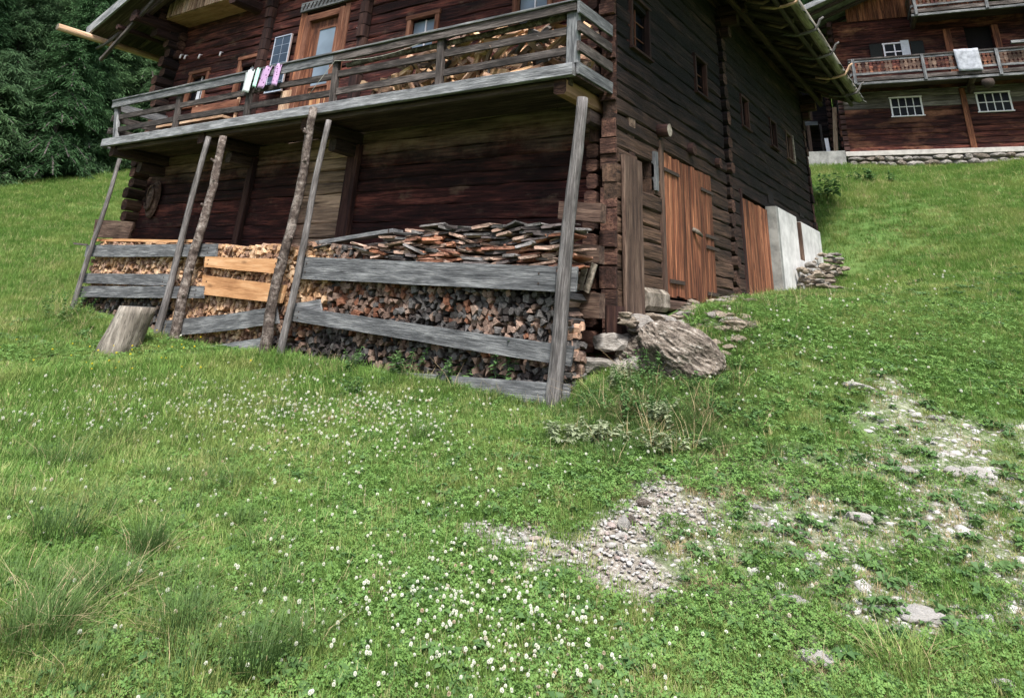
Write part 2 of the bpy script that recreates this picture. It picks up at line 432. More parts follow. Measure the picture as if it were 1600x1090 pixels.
_rock = {}
def rock_mesh(key, mat, sub=2, amp=.25, flat=1.0):
    import bmesh
    if (key, mat.name) in _rock: return _rock[(key, mat.name)]
    bm = bmesh.new(); bmesh.ops.create_icosphere(bm, subdivisions=sub, radius=1)
    rn = random.Random(hash(key) & 0xffff if not isinstance(key, int) else key)
    o = Vector((rn.uniform(0, 50), rn.uniform(0, 50), rn.uniform(0, 50)))
    planes = [(Vector((rn.gauss(0, 1), rn.gauss(0, 1), rn.gauss(0, 1))).normalized(), rn.uniform(.55, .85)) for _ in range(9)]
    for vt in bm.verts:
        p = vt.co.copy()
        for nrm, d in planes:
            e = p.dot(nrm) - d
            if e > 0: p -= nrm * e * .9
        p += p.normalized() * amp * noise.noise(p * 1.6 + o) + p.normalized() * amp * .35 * noise.noise(p * 5 + o)
        p.z *= flat; vt.co = p
    me = bpy.data.meshes.new('stone'); bm.to_mesh(me); bm.free(); me.materials.append(mat)
    _rock[(key, mat.name)] = me
    return me

# ------------------------------------------------------------------ terrain
TP = np.array([
 (0, 0, 0.0), (-3.4, 1.7, .17), (-2.0, 3.1, .20), (-.3, 4.6, .22), (2, 4, .15), (-6, 0, .15), (3, 0, -.1), (0, -6, -.9), (-8, -4, -.5), (6, -4, -.8), (-20, -6, -.3),
 (-3.0, 4.7, .42), (-2.2, 5.2, .47), (-.35, 6.6, .52), (1.5, 7.5, .6), (-.2, 8.8, 1.05), (-1.8, 7.2, .85), (-5.2, 3.2, .32), (-9.5, 4.2, .50), (-7, 5.2, .55), (-12.5, 4.8, .72), (-18, 4, 1.1),
 (-4.0, 6.6, .74), (-4.9, 6.6, .80), (-6.5, 6.6, .82), (-8.4, 6.65, .87), (-11.0, 6.6, .92), (-14, 6.6, 1.16), (-16.5, 6.8, 1.35), (-3.3, 6.9, .95), (-3.1, 7.9, 1.12), (-2.5, 7.6, 1.12), (-3.45, 8.35, 1.38), (-3.4, 9.0, 1.70), (-2.6, 9.2, 1.68),
 (-3.0, 10.2, 1.86), (-3.2, 11.8, 1.98), (-3.2, 14.2, 2.2), (-1.6, 10.5, 1.75), (-1.6, 13, 2.12), (.1, 11.5, 1.75), (.1, 15, 2.6), (3, 12, 1.8), (-2.9, 16.5, 2.45), (-3.3, 18.2, 3.0), (-1.6, 17.5, 3.0), (.4, 20, 4.2), (4, 20, 4.2),
 (-3.6, 19.8, 4.5), (-3.6, 23, 5.7), (0, 24, 5.6), (-4.2, 27.4, 7.1), (1.3, 27.6, 7.0), (6, 27, 6.9), (-4, 33, 7.4), (3, 34, 7.8), (12, 25, 6), (14, 12, 2.5), (14, 0, 0),
 (-9, 12, 2.4), (-15.5, 9, 1.9), (-15.5, 14, 3.3), (-9, 19, 4.4), (-16, 19, 4.6), (-18.5, 7.2, 1.65), (-22, 9, 2.3), (-28, 10, 3.4), (-27, 14, 4.2), (-37, 13, 5.4), (-36, 19, 7.0), (-45, 15, 6.6), (-44, 24, 9.2),
 (-30, 28, 9), (-15, 30, 8.5), (-60, 25, 13), (-55, 5, 7), (-58, 45, 21), (-30, 55, 24), (-80, 30, 22), (-90, 70, 45), (-40, 90, 48), (0, 55, 19), (0, 85, 38), (40, 60, 20), (40, 30, 8), (45, 0, 0), (30, 100, 45), (-70, -10, 4), (-40, -15, 1), (-110, 10, 20),
], float)
def tps_fit(P, lam=.02):
    n = len(P); xy = P[:, :2]
    d = np.linalg.norm(xy[:, None] - xy[None], axis=2)
    K = d ** 2 * np.log(d + 1e-9)
    K += np.eye(n) * lam
    Q = np.c_[np.ones(n), xy]
    A = np.block([[K, Q], [Q.T, np.zeros((3, 3))]])
    return np.linalg.solve(A, np.r_[P[:, 2], 0, 0, 0])
TW = tps_fit(TP)
def bumps(x, y):
    return (.020 * np.sin(1.9 * x + 1.1 * y) * np.sin(2.3 * y - .7 * x + 1) + .03 * np.sin(.8 * x - 1.3 * y + 2) * np.cos(.9 * y + .5 * x)
            + .008 * np.sin(6.1 * x + 2.2 * y) * np.sin(5.3 * y - 3.1 * x))
def height(x, y):
    x = np.asarray(x, float); y = np.asarray(y, float); sh = x.shape
    q = np.c_[x.ravel(), y.ravel()]; out = np.empty(len(q))
    for i in range(0, len(q), 20000):
        s = q[i:i + 20000]
        d = np.linalg.norm(s[:, None] - TP[None, :, :2], axis=2)
        out[i:i + 20000] = (d ** 2 * np.log(d + 1e-9)) @ TW[:-3] + TW[-3] + s @ TW[-2:]
    out = out.reshape(sh) + bumps(x, y)
    return out
def hgt(x, y): return float(height(np.array([x]), np.array([y]))[0])
def ground(px, py):
    """where the sight line meets the terrain"""
    d = ray(px, py).normalized(); t = np.concatenate([np.linspace(1.5, 20, 600), np.linspace(20, 90, 700)])
    P = np.array(CAM)[None] + t[:, None] * np.array(d)[None]
    g = P[:, 2] - height(P[:, 0], P[:, 1])
    k = np.argmax(g < 0)
    if g[k] >= 0: k = len(t) - 1
    return Vector((P[k, 0], P[k, 1], P[k, 2] - g[k]))
def seg_dist(x, y, pts, k=1.0):
    if k != 1.0:
        c, s_ = .545, -.838          # unit vector down the slope; the strip is k times wider along it
        def tr(a, b): return (a * -s_ + b * c), (a * c + b * s_) / k
        x, y = tr(x, y); pts = [(*tr(a, b), r) for a, b, r in pts]
    best = np.full(np.shape(x), 1e9)
    for (ax, ay, ra), (bx, by, rb) in zip(pts[:-1], pts[1:]):
        dx, dy = bx - ax, by - ay; L2 = dx * dx + dy * dy + 1e-9
        t = np.clip(((x - ax) * dx + (y - ay) * dy) / L2, 0, 1)
        d = np.hypot(x - ax - t * dx, y - ay - t * dy) / (ra + (rb - ra) * t)
        best = np.minimum(best, d)
    return best
def track(pix):
    return [(ground(a, b).x, ground(a, b).y, r) for a, b, r in pix]
PATHS = [track([(725, 832, .07), (800, 850, .09), (880, 866, .12), (950, 880, .15), (1000, 893, .12), (1040, 905, .07)]),
         track([(925, 868, .13), (955, 835, .09), (1005, 805, .10), (1045, 778, .10)]),
         track([(1020, 800, .09), (1110, 798, .09)])]
BARE = [track([(1395, 735, .5), (1480, 800, .6), (1520, 860, .65), (1610, 890, .7)]),
        track([(1440, 640, .4), (1490, 700, .6), (1560, 745, .8), (1680, 800, .9)]),
        track([(1330, 905, .3), (1400, 930, .35), (1450, 970, .35)]),
        track([(1060, 860, .3), (1200, 830, .4), (1330, 850, .5), (1450, 830, .5)])]
TRAIL = [track([(1000, 890, .16), (1120, 920, .16), (1220, 965, .13), (1300, 1050, .12)]), track([(1060, 775, .35), (1150, 745, .35), (1250, 770, .3)])]
def wob(x, y): return .22 * np.sin(7.1 * x + 3 * y) + .2 * np.sin(9.3 * y - 4.1 * x + 1) + .15 * np.sin(17 * x) * np.sin(15 * y)
def m_path(x, y):
    w = wob(x, y); return np.clip(1.6 - np.min([seg_dist(x, y, p, 2.2) for p in PATHS], axis=0) - w, 0, 1)
def m_bare(x, y):
    w = wob(x * .7, y * .7) * 1.6; return np.clip(1.5 - np.min([seg_dist(x, y, p) for p in BARE], axis=0) - w, 0, 1) * (.78 + .22 * np.sin(5.3 * x + 2.1) * np.sin(4.7 * y))
def m_trail(x, y): return np.clip(1.5 - np.min([seg_dist(x, y, p) for p in TRAIL], axis=0) - wob(x, y), 0, 1)

def axis(lo, hi, c0, c1, fine):
    a = list(np.arange(c0, c1, fine)); s = fine; p = c1
    while p < hi: a.append(p); s = min(s * 1.12, 3.5); p += s
    s = fine; p = c0 - fine; b = []
    while p > lo: b.append(p); s = min(s * 1.12, 3.5); p -= s
    return np.array(b[::-1] + a)
gx = axis(-150, 90, -6.5, 1.8, .06); gy = axis(-30, 150, 1.5, 8.5, .06)
X, Y = np.meshgrid(gx, gy); Zg = height(X, Y)
Zg += -.015 * m_path(X, Y) + (NR.random(X.shape) - .5) * .012
nx, ny = len(gx), len(gy)
V = np.c_[X.ravel(), Y.ravel(), Zg.ravel()]
idx = np.arange(nx * ny).reshape(ny, nx)
F = np.c_[idx[:-1, :-1].ravel(), idx[:-1, 1:].ravel(), idx[1:, 1:].ravel(), idx[1:, :-1].ravel()]
me = bpy.data.meshes.new('ground')
me.vertices.add(len(V)); me.vertices.foreach_set('co', V.ravel())
me.loops.add(F.size); me.loops.foreach_set('vertex_index', F.ravel().astype(np.int32))
me.polygons.add(len(F)); me.polygons.foreach_set('loop_start', np.arange(0, F.size, 4, dtype=np.int32)); me.polygons.foreach_set('loop_total', np.full(len(F), 4, np.int32))
me.update(calc_edges=True); me.validate()
me.polygons.foreach_set('use_smooth', [True] * len(me.polygons))
for nm, fn in (('gravel', lambda a, b: np.maximum(m_path(a, b), .0)), ('bare', lambda a, b: np.maximum(np.clip(m_bare(a, b), 0, 1), m_trail(a, b) * .9))):
    at = me.attributes.new(nm, 'FLOAT', 'POINT'); at.data.foreach_set('value', fn(X, Y).ravel().astype(np.float32))
gm, nt, N, L, bs = nodes('meadow_soil')
geo = N.new('ShaderNodeNewGeometry')
n1 = noisen(N, L, geo.outputs['Position'], .8, 6, .65); n2 = noisen(N, L, geo.outputs['Position'], 22, 8, .75); n3 = noisen(N, L, geo.outputs['Position'], 5, 6, .7)
r1 = ramp(N, [(.3, (.04, .085, .022)), (.5, (.085, .15, .04)), (.7, (.16, .20, .07))]); L.new(mathn(N, L, 'ADD', mathn(N, L, 'MULTIPLY', n1, .4), mathn(N, L, 'MULTIPLY', n2, .6)), r1.inputs[0])
r2 = ramp(N, [(.36, (.10, .085, .065)), (.5, (.27, .24, .20)), (.62, (.50, .47, .42))]); L.new(n2, r2.inputs[0])
a1 = N.new('ShaderNodeAttribute'); a1.attribute_name = 'gravel'; a2 = N.new('ShaderNodeAttribute'); a2.attribute_name = 'bare'
fb = mathn(N, L, 'MULTIPLY', mathn(N, L, 'MAXIMUM', a1.outputs['Fac'], mathn(N, L, 'MULTIPLY', a2.outputs['Fac'], mathn(N, L, 'MULTIPLY', n2, 1.0))), 1.0)
L.new(mixc(N, L, mathn(N, L, 'MINIMUM', fb, 1.0), r1.outputs[0], r2.outputs[0]), bs.inputs['Base Color'])
bs.inputs['Roughness'].default_value = .95; bs.inputs['Specular IOR Level'].default_value = .1
bp = N.new('ShaderNodeBump'); bp.inputs['Strength'].default_value = .8; bp.inputs['Distance'].default_value = .04; L.new(n2, bp.inputs['Height']); L.new(bp.outputs[0], bs.inputs['Normal'])
me.materials.append(gm)
tag(add('ground', me), kind='structure')
print('ground verts', len(V))

# ------------------------------------------------------------------ FARMHOUSE
XW, YF = -3.75, 8.0               # right wall plane, front wall plane
XL = -15.2
house = thing('log_farmhouse', 'large dark log farmhouse with wooden balcony and stable doors in the foreground', 'house', (-9.5, 13, 1.5))
def eave(x): return 7.02 + .39 * (-2.5 - x) if x > -9.55 else 7.02 + .39 * (x + 16.6)
def courses(axis, fixed, a0, a1, z0, z1, openings, mat, parent, ch=.21, thick=.2, jitter=.012, cut=None, name='log', endjit=.0, out=1, rnd=R):
    """horizontal logs; axis 0 along X (fixed Y) or 1 along Y (fixed X); outer face on 'fixed'"""
    z = z0; 
    while z < z1 - .05:
        h = ch * rnd.uniform(.86, 1.14); zt = min(z + h, z1)
        zc, hh = (z + zt) / 2, zt - z
        s0, s1 = a0, a1
        if cut: s0, s1 = cut(zt, a0, a1)
        spans = [(s0 + rnd.uniform(-endjit, endjit), s1 + rnd.uniform(-endjit, endjit) * .3)] if s1 - s0 > .3 else []
        for (o0, o1, oz0, oz1) in openings:
            if min(zt, oz1) - max(z, oz0) > hh * .5:
                ns = []
                for (b0, b1) in spans:
                    if o1 <= b0 or o0 >= b1: ns.append((b0, b1)); continue
                    if o0 - b0 > .06: ns.append((b0, o0))
                    if b1 - o1 > .06: ns.append((o1, b1))
                spans = ns
        d = rnd.uniform(-jitter, jitter)
        for (b0, b1) in spans:
            if axis == 0: p0, p1 = (b0, fixed + thick / 2 * out + d, zc), (b1, fixed + thick / 2 * out + d, zc)
            else: p0, p1 = (fixed - thick / 2 * out + d, b0, zc), (fixed - thick / 2 * out + d, b1, zc)
            beam(name, p0, p1, thick, hh * .985, mat, parent, ch=rnd.uniform(.06, .16), seg=.35, jit=.012, rnd=rnd)
        z = zt

# openings
front_open = [(-14.40, -13.80, 5.35, 6.05), (-12.62, -12.02, 5.42, 6.12), (-10.72, -9.60, 4.3, 6.78), (-7.85, -7.28, 5.50, 6.13), (-5.62, -5.05, 5.55, 6.22)]
side_open = [(9.07, 10.93, 1.5, 3.76), (8.24, 8.74, 3.24, 3.60), (8.12, 8.68, 5.03, 5.76), (10.58, 11.06, 5.10, 5.68)]
side_open2 = [(12.6, 14.15, 1.5, 3.72), (13.03, 13.42, 5.12, 5.66), (15.05, 15.45, 5.18, 5.70), (16.35, 16.78, 5.18, 5.72), (14.15, 18.4, 1.5, 3.72)]
def gable(z, a0, a1):
    if z < 7.5: return a0, a1
    w = (z - 7.4) / .39
    return a0 + w, a1 - w
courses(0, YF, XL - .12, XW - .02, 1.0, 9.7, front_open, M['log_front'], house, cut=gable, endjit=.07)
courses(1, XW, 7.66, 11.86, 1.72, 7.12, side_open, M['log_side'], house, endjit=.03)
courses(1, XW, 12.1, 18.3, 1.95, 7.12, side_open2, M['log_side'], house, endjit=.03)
# near-black sheets added behind the logs, coloured as the darkness of the rooms; the other two walls
box('room_shade_backing', XL + .1, XW - .25, YF + .24, YF + .34, .6, 7.3, M['dark'], house, 0)
box('room_shade_backing', XW - .36, XW - .26, YF + .36, 18.2, .8, 7.1, M['dark'], house, 0)
for k in range(24):
    beam('log', (XL, 8.2, 1.3 + k * .25), (XL, 18.2, 1.3 + k * .25), .2, .24, M['log_side'], house, ch=.25, seg=2, jit=.01)
    beam('log', (XL, 18.3, 1.8 + k * .235), (XW - .02, 18.3, 1.8 + k * .235), .2, .228, M['log_side'], house, ch=.25, seg=3, jit=.01)
# log ends: the right wall's ends stand proud of the front, the cross walls' ends stand proud of the right wall
z = 1.05
while z < 7.1:
    h = R.uniform(.17, .27)
    box('log_end', XW - .21 + R.uniform(-.02, .02), XW - .004, 7.63 + R.uniform(-.05, .05), 7.655, z, z + h * .93, M['log_end'], house, .16)
    box('log_end', XW - .48 + R.uniform(-.03, .02), XW - .33, 7.74 + R.uniform(-.05, .05), YF - .01, z, z + h * .85, M['log_end'], house, .2)
    z += h
z = 1.5
while z < 7.05:
    h = R.uniform(.2, .26)
    beam('log_end', (XW - .2, 11.98 + R.uniform(-.01, .01), z + h / 2), (XW + .06 + R.uniform(-.03, .03), 11.98, z + h / 2), .2, h * .86, M['log_side'], house, ch=.25, end=M['log_end'])
    beam('log_end', (XW - .1, 18.3, z + h / 2), (XW + .05 + R.uniform(-.03, .03), 18.3, z + h / 2), .2, h * .96, M['log_side'], house, ch=.25, end=M['log_end'])
    beam('log_end', (XL, 8.2, z + h / 2), (XL + .02, 7.66 + R.uniform(-.09, .09), z + h / 2), .2, h * .93, M['log_side'], house, ch=.25, end=M['log_end'])
    z += h
# interior cross walls showing on the front as upright timbers
for x, zl, zh, w in ((-11.43, 1.9, 4.0, .16), (-8.69, 1.9, 4.02, .22)):
    beam('wall_post', (x - .02, YF - .05, zl), (x, YF - .05, zh), .1, w, M['dark_post'], house, up=(1, 0, 0), seg=.4, jit=.008)
beam('wall_post', (-8.86, YF - .03, 1.9), (-8.84, YF - .03, 4.0), .08, .07, M['dark_post'], house, up=(1, 0, 0))
for x in (-12.05 + .2, -8.95):
    for k in range(13):
        box('log_end', x - .1, x + .1, YF - .16 + R.uniform(-.03, .03), YF + .02, 4.35 + k * .235, 4.35 + k * .235 + .22, M['dark_post'], house, .2)

def window(fixed, ax, a0, a1, z0, z1, parent, panes=(2, 2), fw=.055, glassm=None, framem=None, barm=None, proud=.03, depth=.1, bar=.018):
    """frame with sill, glazing bars and panes; ax 0: in the front wall, 1: in the right wall"""
    glassm = glassm or M['glass_dark']; framem = framem or M['frame']; barm = barm or framem
    def bx(nm, u0, u1, d0, d1, zz0, zz1, mt, pr):
        if ax == 0: return box(nm, u0, u1, fixed - d1, fixed - d0, zz0, zz1, mt, pr)
        return box(nm, fixed + d0, fixed + d1, u0, u1, zz0, zz1, mt, pr)
    w = bx('window', a0 - .0, a1 + .0, -depth - .02, -depth + .01, z0, z1, glassm, parent)
    bx('frame', a0 - fw, a0 + .01, -.05, proud, z0 - .01, z1 + .02, framem, w); bx('frame', a1 - .01, a1 + fw, -.05, proud, z0 - .01, z1 + .02, framem, w)
    bx('frame', a0 - fw - .02, a1 + fw + .02, -.05, proud + .01, z1 + .02, z1 + .02 + fw, framem, w)
    bx('sill', a0 - fw - .03, a1 + fw + .03, -.05, proud + .03, z0 - fw, z0 - .01, framem, w)
    for i in range(1, panes[0]):
        u = a0 + (a1 - a0) * i / panes[0]; bx('glazing_bar', u - bar / 2, u + bar / 2, -depth + .012, -depth + .035, z0, z1, barm, w)
    for i in range(1, panes[1]):
        u = z0 + (z1 - z0) * i / panes[1]; bx('glazing_bar', a0, a1, -depth + .014, -depth + .033, u - bar / 2, u + bar / 2, barm, w)
    return w
for i, (a, b, c, d) in enumerate(front_open):
    if i == 2: continue
    w = window(YF, 0, a, b, c, d, house, (2, 2), .08, M['glass_dark'] if i < 2 else M['glass_milky'], barm=M['white'])
    if i < 2:
        for k in range(2):
            u = a + (b - a) * (.42 + .27 * k)
            box('curtain', u, u + .11, YF + .06, YF + .08, c + .02, d - .16, M['curtain'], w, .3)
window(XW, 1, 8.12, 8.68, 5.03, 5.76, house, (2, 3), .045, framem=M['dark_post'], barm=M['frame'], bar=.012)
window(XW, 1, 10.58, 11.06, 5.10, 5.68, house, (2, 3), .045, framem=M['dark_post'], barm=M['frame'], bar=.012)
window(XW, 1, 13.03, 13.42, 5.12, 5.66, house, (1, 1), .05, framem=M['dark_post'])
window(XW, 1, 15.05, 15.45, 5.18, 5.70, house, (1, 1), .05, framem=M['dark_post'])
window(XW, 1, 16.35, 16.78, 5.18, 5.72, house, (2, 1), .05, framem=M['brown'])
box('shutter', XW + .035, XW + .06, 16.80, 16.88, 5.12, 5.78, M['stub_end'], house)
# balcony door
dr = box('door', -10.60, -9.72, YF + .05, YF + .11, 4.32, 6.62, M['door'], house)
for u0, u1 in ((-10.72, -10.58), (-9.74, -9.60)): box('door_frame', u0, u1, YF - .04, YF + .12, 4.3, 6.78, M['frame'], dr)
box('door_frame', -10.58, -9.74, YF - .038, YF + .12, 6.64, 6.78, M['frame'], dr)
box('casing', -10.88, -10.73, YF - .03, YF, 4.3, 6.9, M['door'], dr); box('casing', -9.59, -9.46, YF - .03, YF, 4.3, 6.82, M['frame'], dr)
box('glass', -10.30, -9.84, YF + .035, YF + .049, 5.28, 6.42, M['glass_milky'], dr)
box('glass_bead', -10.345, -10.30, YF + .02, YF + .049, 5.24, 6.46, M['frame'], dr); box('glass_bead', -9.84, -9.80, YF + .02, YF + .049, 5.24, 6.46, M['frame'], dr)
box('glass_bead', -10.30, -9.84, YF + .02, YF + .049, 6.42, 6.46, M['frame'], dr); box('glass_bead', -10.30, -9.84, YF + .02, YF + .049, 5.24, 5.28, M['frame'], dr)
for k in range(6): box('door_plank', -10.34 + k * .1, -10.25 + k * .1, YF + .03, YF + .048, 4.34, 5.14, M['orange_plank'] if k % 2 else M['door'], dr)
for k in range(3): box('door_plank', -11.02 + k * .1, -10.93 + k * .1, YF - .05, YF - .02, 4.3, 5.25, M['larchpole'], dr)
# carved lintel board
cb = box('lintel_board', -10.86, -9.30, YF - .09, YF - .035, 6.86, 7.06, M['grey'], house)
for k in range(13):
    u = -10.78 + k * .115
    beam('carving', (u, YF - .095, 6.9), (u + .06, YF - .095, 7.02), .02, .02, M['rail'], cb)
# right wall: stable doors
def plank_door(y0, y1, z0, z1, n, parent, hinges, zb=None):
    d = box('stable_door', XW - .06, XW - .02, y0, y1, z0, z1, M['dark'], parent, 0)
    for k in range(n):
        a = y0 + (y1 - y0) * k / n; b = y0 + (y1 - y0) * (k + 1) / n
        box('plank', XW - .02 + R.uniform(0, .012), XW + .025 + R.uniform(0, .012), a + .009, b - .009, z0 + R.uniform(-.02, .03), z1 + R.uniform(-.02, .01), M['door'], d, .12)
    for (hy0, hy1, hz) in hinges: box('hinge', XW + .036, XW + .052, hy0, hy1, hz - .024, hz + .024, M['iron'], d)
    return d
d1 = plank_door(9.07, 10.93, 1.90, 3.76, 13, house, [(9.02, 9.55, 3.53), (9.1, 9.6, 2.10), (10.45, 10.98, 3.50), (10.55, 11.1, 2.83), (10.55, 11.1, 2.67), (10.5, 10.95, 2.02)])
tube('wooden_latch', [(XW + .03, 10.02, 2.86), (XW + .09, 10.08, 2.82), (XW + .10, 10.22, 2.78)], [.03, .035, .02], M['stub_end'], d1, n=7)
box('door_post', XW - .02, XW + .03, 8.96, 9.05, 1.75, 3.92, M['brown'], house)
d2 = plank_door(12.6, 14.12, 2.0, 3.70, 10, house, [])
box('door_post', XW - .02, XW + .03, 12.50, 12.58, 1.95, 3.85, M['dark_post'], house)
# broad upright board, vent, stubs
beam('corner_board', (XW + .05, 7.98, 1.66), (XW + .045, 7.97, 3.46), .52, .05, M['brown'], house, up=(1, 0, 0), ch=.2, seg=.3, jit=.006)
box('vent_jamb', XW - .03, XW + .035, 8.74, 8.84, 3.2, 3.72, M['grey'], house)
for y, zz, r, ln in ((8.95, 4.05, .09, .17), (10.10, 4.03, .09, .10), (11.35, 4.06, .085, .08)):
    tube('beam_stub', [(XW - .1, y, zz), (XW + ln, y, zz)], r, M['dark_post'], house, n=10, jit=.12, end=M['stub_end'] if y < 9 else M['log_end'])
for y, zz in ((14.35, 4.02), (16.9, 4.1)): box('socket', XW - .1, XW + .012, y, y + .4, zz - .14, zz + .12, M['dark'], house)
box('sill_log', XW - .15, XW + .07, 8.3, 9.0, 1.72, 1.98, M['stub_end'], house, .25)
box('sill_log', XW - .16, XW + .05, 7.60, 7.9, 1.42, 1.74, M['dark_post'], house, .2)
box('sill_log', XW - .15, XW + .06, 11.0, 11.9, 1.70, 1.95, M['brown'], house, .25)
box('door_sill', XW - .1, XW + .07, 9.0, 11.0, 1.74, 1.87, M['brown'], house, .2)
# foundation stones under the front right corner and doors
for i, (y, x, zz, sy, sx, sz) in enumerate([(8.0, -3.70, 1.55, .30, .28, .13), (8.5, -3.68, 1.60, .3, .3, .12), (9.2, -3.58, 1.62, .55, .34, .12), (10.1, -3.50, 1.70, .7, .4, .10), (11.0, -3.50, 1.76, .5, .36, .09),
        (11.9, -3.45, 1.90, .5, .34, .07), (7.75, -3.85, 1.36, .35, .30, .12), (8.9, -3.62, 1.45, .4, .3, .1), (9.7, -3.55, 1.52, .6, .3, .12), (8.25, -3.66, 1.36, .5, .28, .14), (12.7, -3.55, 1.98, .5, .28, .07),
        (7.55, -4.0, 1.12, .3, .35, .14), (7.9, -3.75, 1.12, .45, .3, .16), (8.6, -3.6, 1.25, .5, .3, .14)]):
    add('foundation_stone', rock_mesh(20 + i % 6, M['rock'], 2, .22), Matrix.Translation((x, y, zz)) @ Matrix.Rotation(R.uniform(-.2, .2), 4, 'Z') @ Matrix.Diagonal((sx, sy, sz, 1)), house)
# concrete base at the far end of the right wall
cw = thing('concrete_wall', 'pale concrete base wall with a vertical slot beside the second stable door', 'wall', (XW, 16.3, 2.2))
box('slab', XW - .05, XW + .16, 14.32, 15.86, 1.9, 3.80, M['concrete'], cw, .08)
box('slab', XW - .05, XW + .16, 16.28, 18.05, 2.2, 3.76, M['concrete'], cw, .08)
box('slab', XW - .05, XW + .157, 15.865, 16.275, 1.9, 2.95, M['concrete'], cw, .02)
box('recess', XW - .04, XW + .03, 15.867, 16.273, 2.952, 3.75, M['dark'], cw, 0)
box('slot_timber', XW - .03, XW + .152, 16.18, 16.272, 2.96, 3.74, M['brown'], cw, .03)
box('jamb', XW - .02, XW + .19, 14.16, 14.31, 1.9, 3.78, M['concrete_dark'], cw, .05)

# roof
roof = box('roof', -9.65, -9.45, 5.9, 18.9, 9.84, 9.98, M['roofwood'], house)
roof.name = 'ridge_beam'
def slope_pt(x, y, dz=0): return (x, y, eave(x) + dz)
for side in (-1, 1):
    xe = -2.42 if side > 0 else -16.75
    n = 44; y0, y1 = 6.62, 19.0
    for k in range(n):
        a = y0 + (y1 - y0) * (k + .5) / n
        beam('roof_board', slope_pt(xe, a, .03), slope_pt(-9.55 + side * .02, a, .03), (y1 - y0) / n - .006, .03, M['roofwood'], house, ch=.1)
    for k in range(17):
        a = 7.0 + k * .73
        tube('rafter', crooked(slope_pt(xe + (-.15 if side > 0 else .15), a, -.06), slope_pt(-9.55 + side * .1, a, -.06), 5, .015), [.055, .06, .062, .065, .065, .07], M['roofwood'], house, n=7)
    # shingle layers, ragged at the edges
    vv = []; ff = []
    for row in range(17):
        d = row * .43
        y = y0 - .03
        while y < y1:
            w = R.uniform(.09, .17); xa = xe + (.10 if side > 0 else -.10) - side * d + R.uniform(-.03, .03); xb = xa - side * .55
            if (xb + 9.55) * side < 0: xb = -9.55
            za, zb = eave(xa) + .075, eave(xb) + .062
            b = len(vv); t = R.uniform(.015, .03)
            for (px_, pz_) in ((xa, za), (xb, zb)):
                for yy in (y, y + w - .006):
                    vv += [(px_, yy, pz_), (px_, yy, pz_ + t)]
            ff += [(b, b + 1, b + 3, b + 2), (b + 4, b + 6, b + 7, b + 5), (b, b + 4, b + 5, b + 1), (b + 2, b + 3, b + 7, b + 6), (b + 1, b + 5, b + 7, b + 3), (b, b + 2, b + 6, b + 4)]
            y += w
    tag(add('roof_shingles', mesh('roof_shingles', vv, ff, M['shingle']), None, house), kind='stuff')
    beam('verge_board', (-16.78, 6.56, eave(-16.6) + .0) if side < 0 else (-2.4, 6.56, eave(-2.5)), (-9.55, 6.56, eave(-9.56) + .07), .05, .24, M['fascia'], house, ch=.08)
    beam('barge_rafter', slope_pt(-16.3 if side < 0 else -2.8, 7.05, -.17), slope_pt(-9.55 + side * .05, 7.05, -.17), .16, .2, M['roofwood'], house, ch=.2)
    beam('wall_plate', ((XW - .1 if side > 0 else XL), 6.75, 7.2), ((XW - .1 if side > 0 else XL), 18.7, 7.2), .26, .26, M['dark_post'], house, ch=.25, seg=1.5, jit=.01)
    beam('purlin', ((XW + .42 if side > 0 else XL - .5), 6.7, 7.0), ((XW + .42 if side > 0 else XL - .5), 18.7, 7.0), .12, .12, M['dark_post'], house, ch=.3, seg=1.5, jit=.01)
    for ys in (7.9, 12.0, 18.3):
        for k in range(3):
            xx = XW if side > 0 else XL
            beam('bracket_log', (xx - side * .2, ys, 6.62 + k * .22), (xx + side * (.2 + k * .17), ys, 6.62 + k * .22), .18, .2, M['dark_post'], house, ch=.25, end=M['log_end'])
# strut below the left verge
beam('verge_strut', (-16.35, 6.85, 6.35), (-14.6, 6.85, 7.55), .07, .09, M['rail'], house)
# gutters: hollowed logs in crooked branch hooks
gut = thing('wooden_gutter', 'long hollowed log gutter under the right eave held by crooked branches', 'gutter', (-2.4, 12.5, 7.0))
tube('trough', crooked((-2.42, 6.2, 7.13), (-2.42, 18.7, 7.06), 14, .02), .105, M['gutter'], gut, n=12, jit=.04)
tube('trough_pole', crooked((-2.62, 6.6, 6.99), (-2.62, 18.8, 6.93), 12, .02), .05, M['roofwood'], gut, n=7)
for k in range(8):
    a = 7.6 + k * 1.46
    ht = 7.13 + (7.06 - 7.13) * (a - 6.2) / 12.5
    tube('hook', [(-2.95, a, ht - .10), (-2.7, a, ht - .17), (-2.5, a, ht - .16), (-2.32, a, ht - .12), (-2.24, a, ht + .0), (-2.2, a - .02, ht + .07), (-2.13, a - .03, ht + .11)], [.028, .03, .03, .028, .026, .022, .018], M['larchpole' if k % 3 == 0 else 'pole'], gut, n=7, jit=.1)
for k in range(9):
    a = 7.9 + k * 1.25
    tube('rafter_hook', [(-3.3, a, 7.16), (-3.0, a, 7.0), (-2.82, a, 6.92), (-2.72, a, 6.96), (-2.68, a, 7.06)], [.035, .04, .04, .035, .025], M['brown'], gut, n=7, jit=.1)
gl = thing('wooden_gutter', 'pale peeled log gutter jutting out past the left eave in front of the trees', 'gutter', (-16.6, 12, 6.8))
tube('trough', crooked((-16.6, 5.87, 6.86), (-16.6, 17, 6.95), 10, .02), [.075] * 5 + [.085] * 6, M['larchpole'], gl, n=10, jit=.03, end=M['stub_end'])
tube('hook', [(-16.1, 6.95, 7.0), (-16.45, 6.9, 6.78), (-16.75, 6.86, 6.70)], [.04, .04, .035], M['pole'], gl, n=7, end=M['stub_end'])

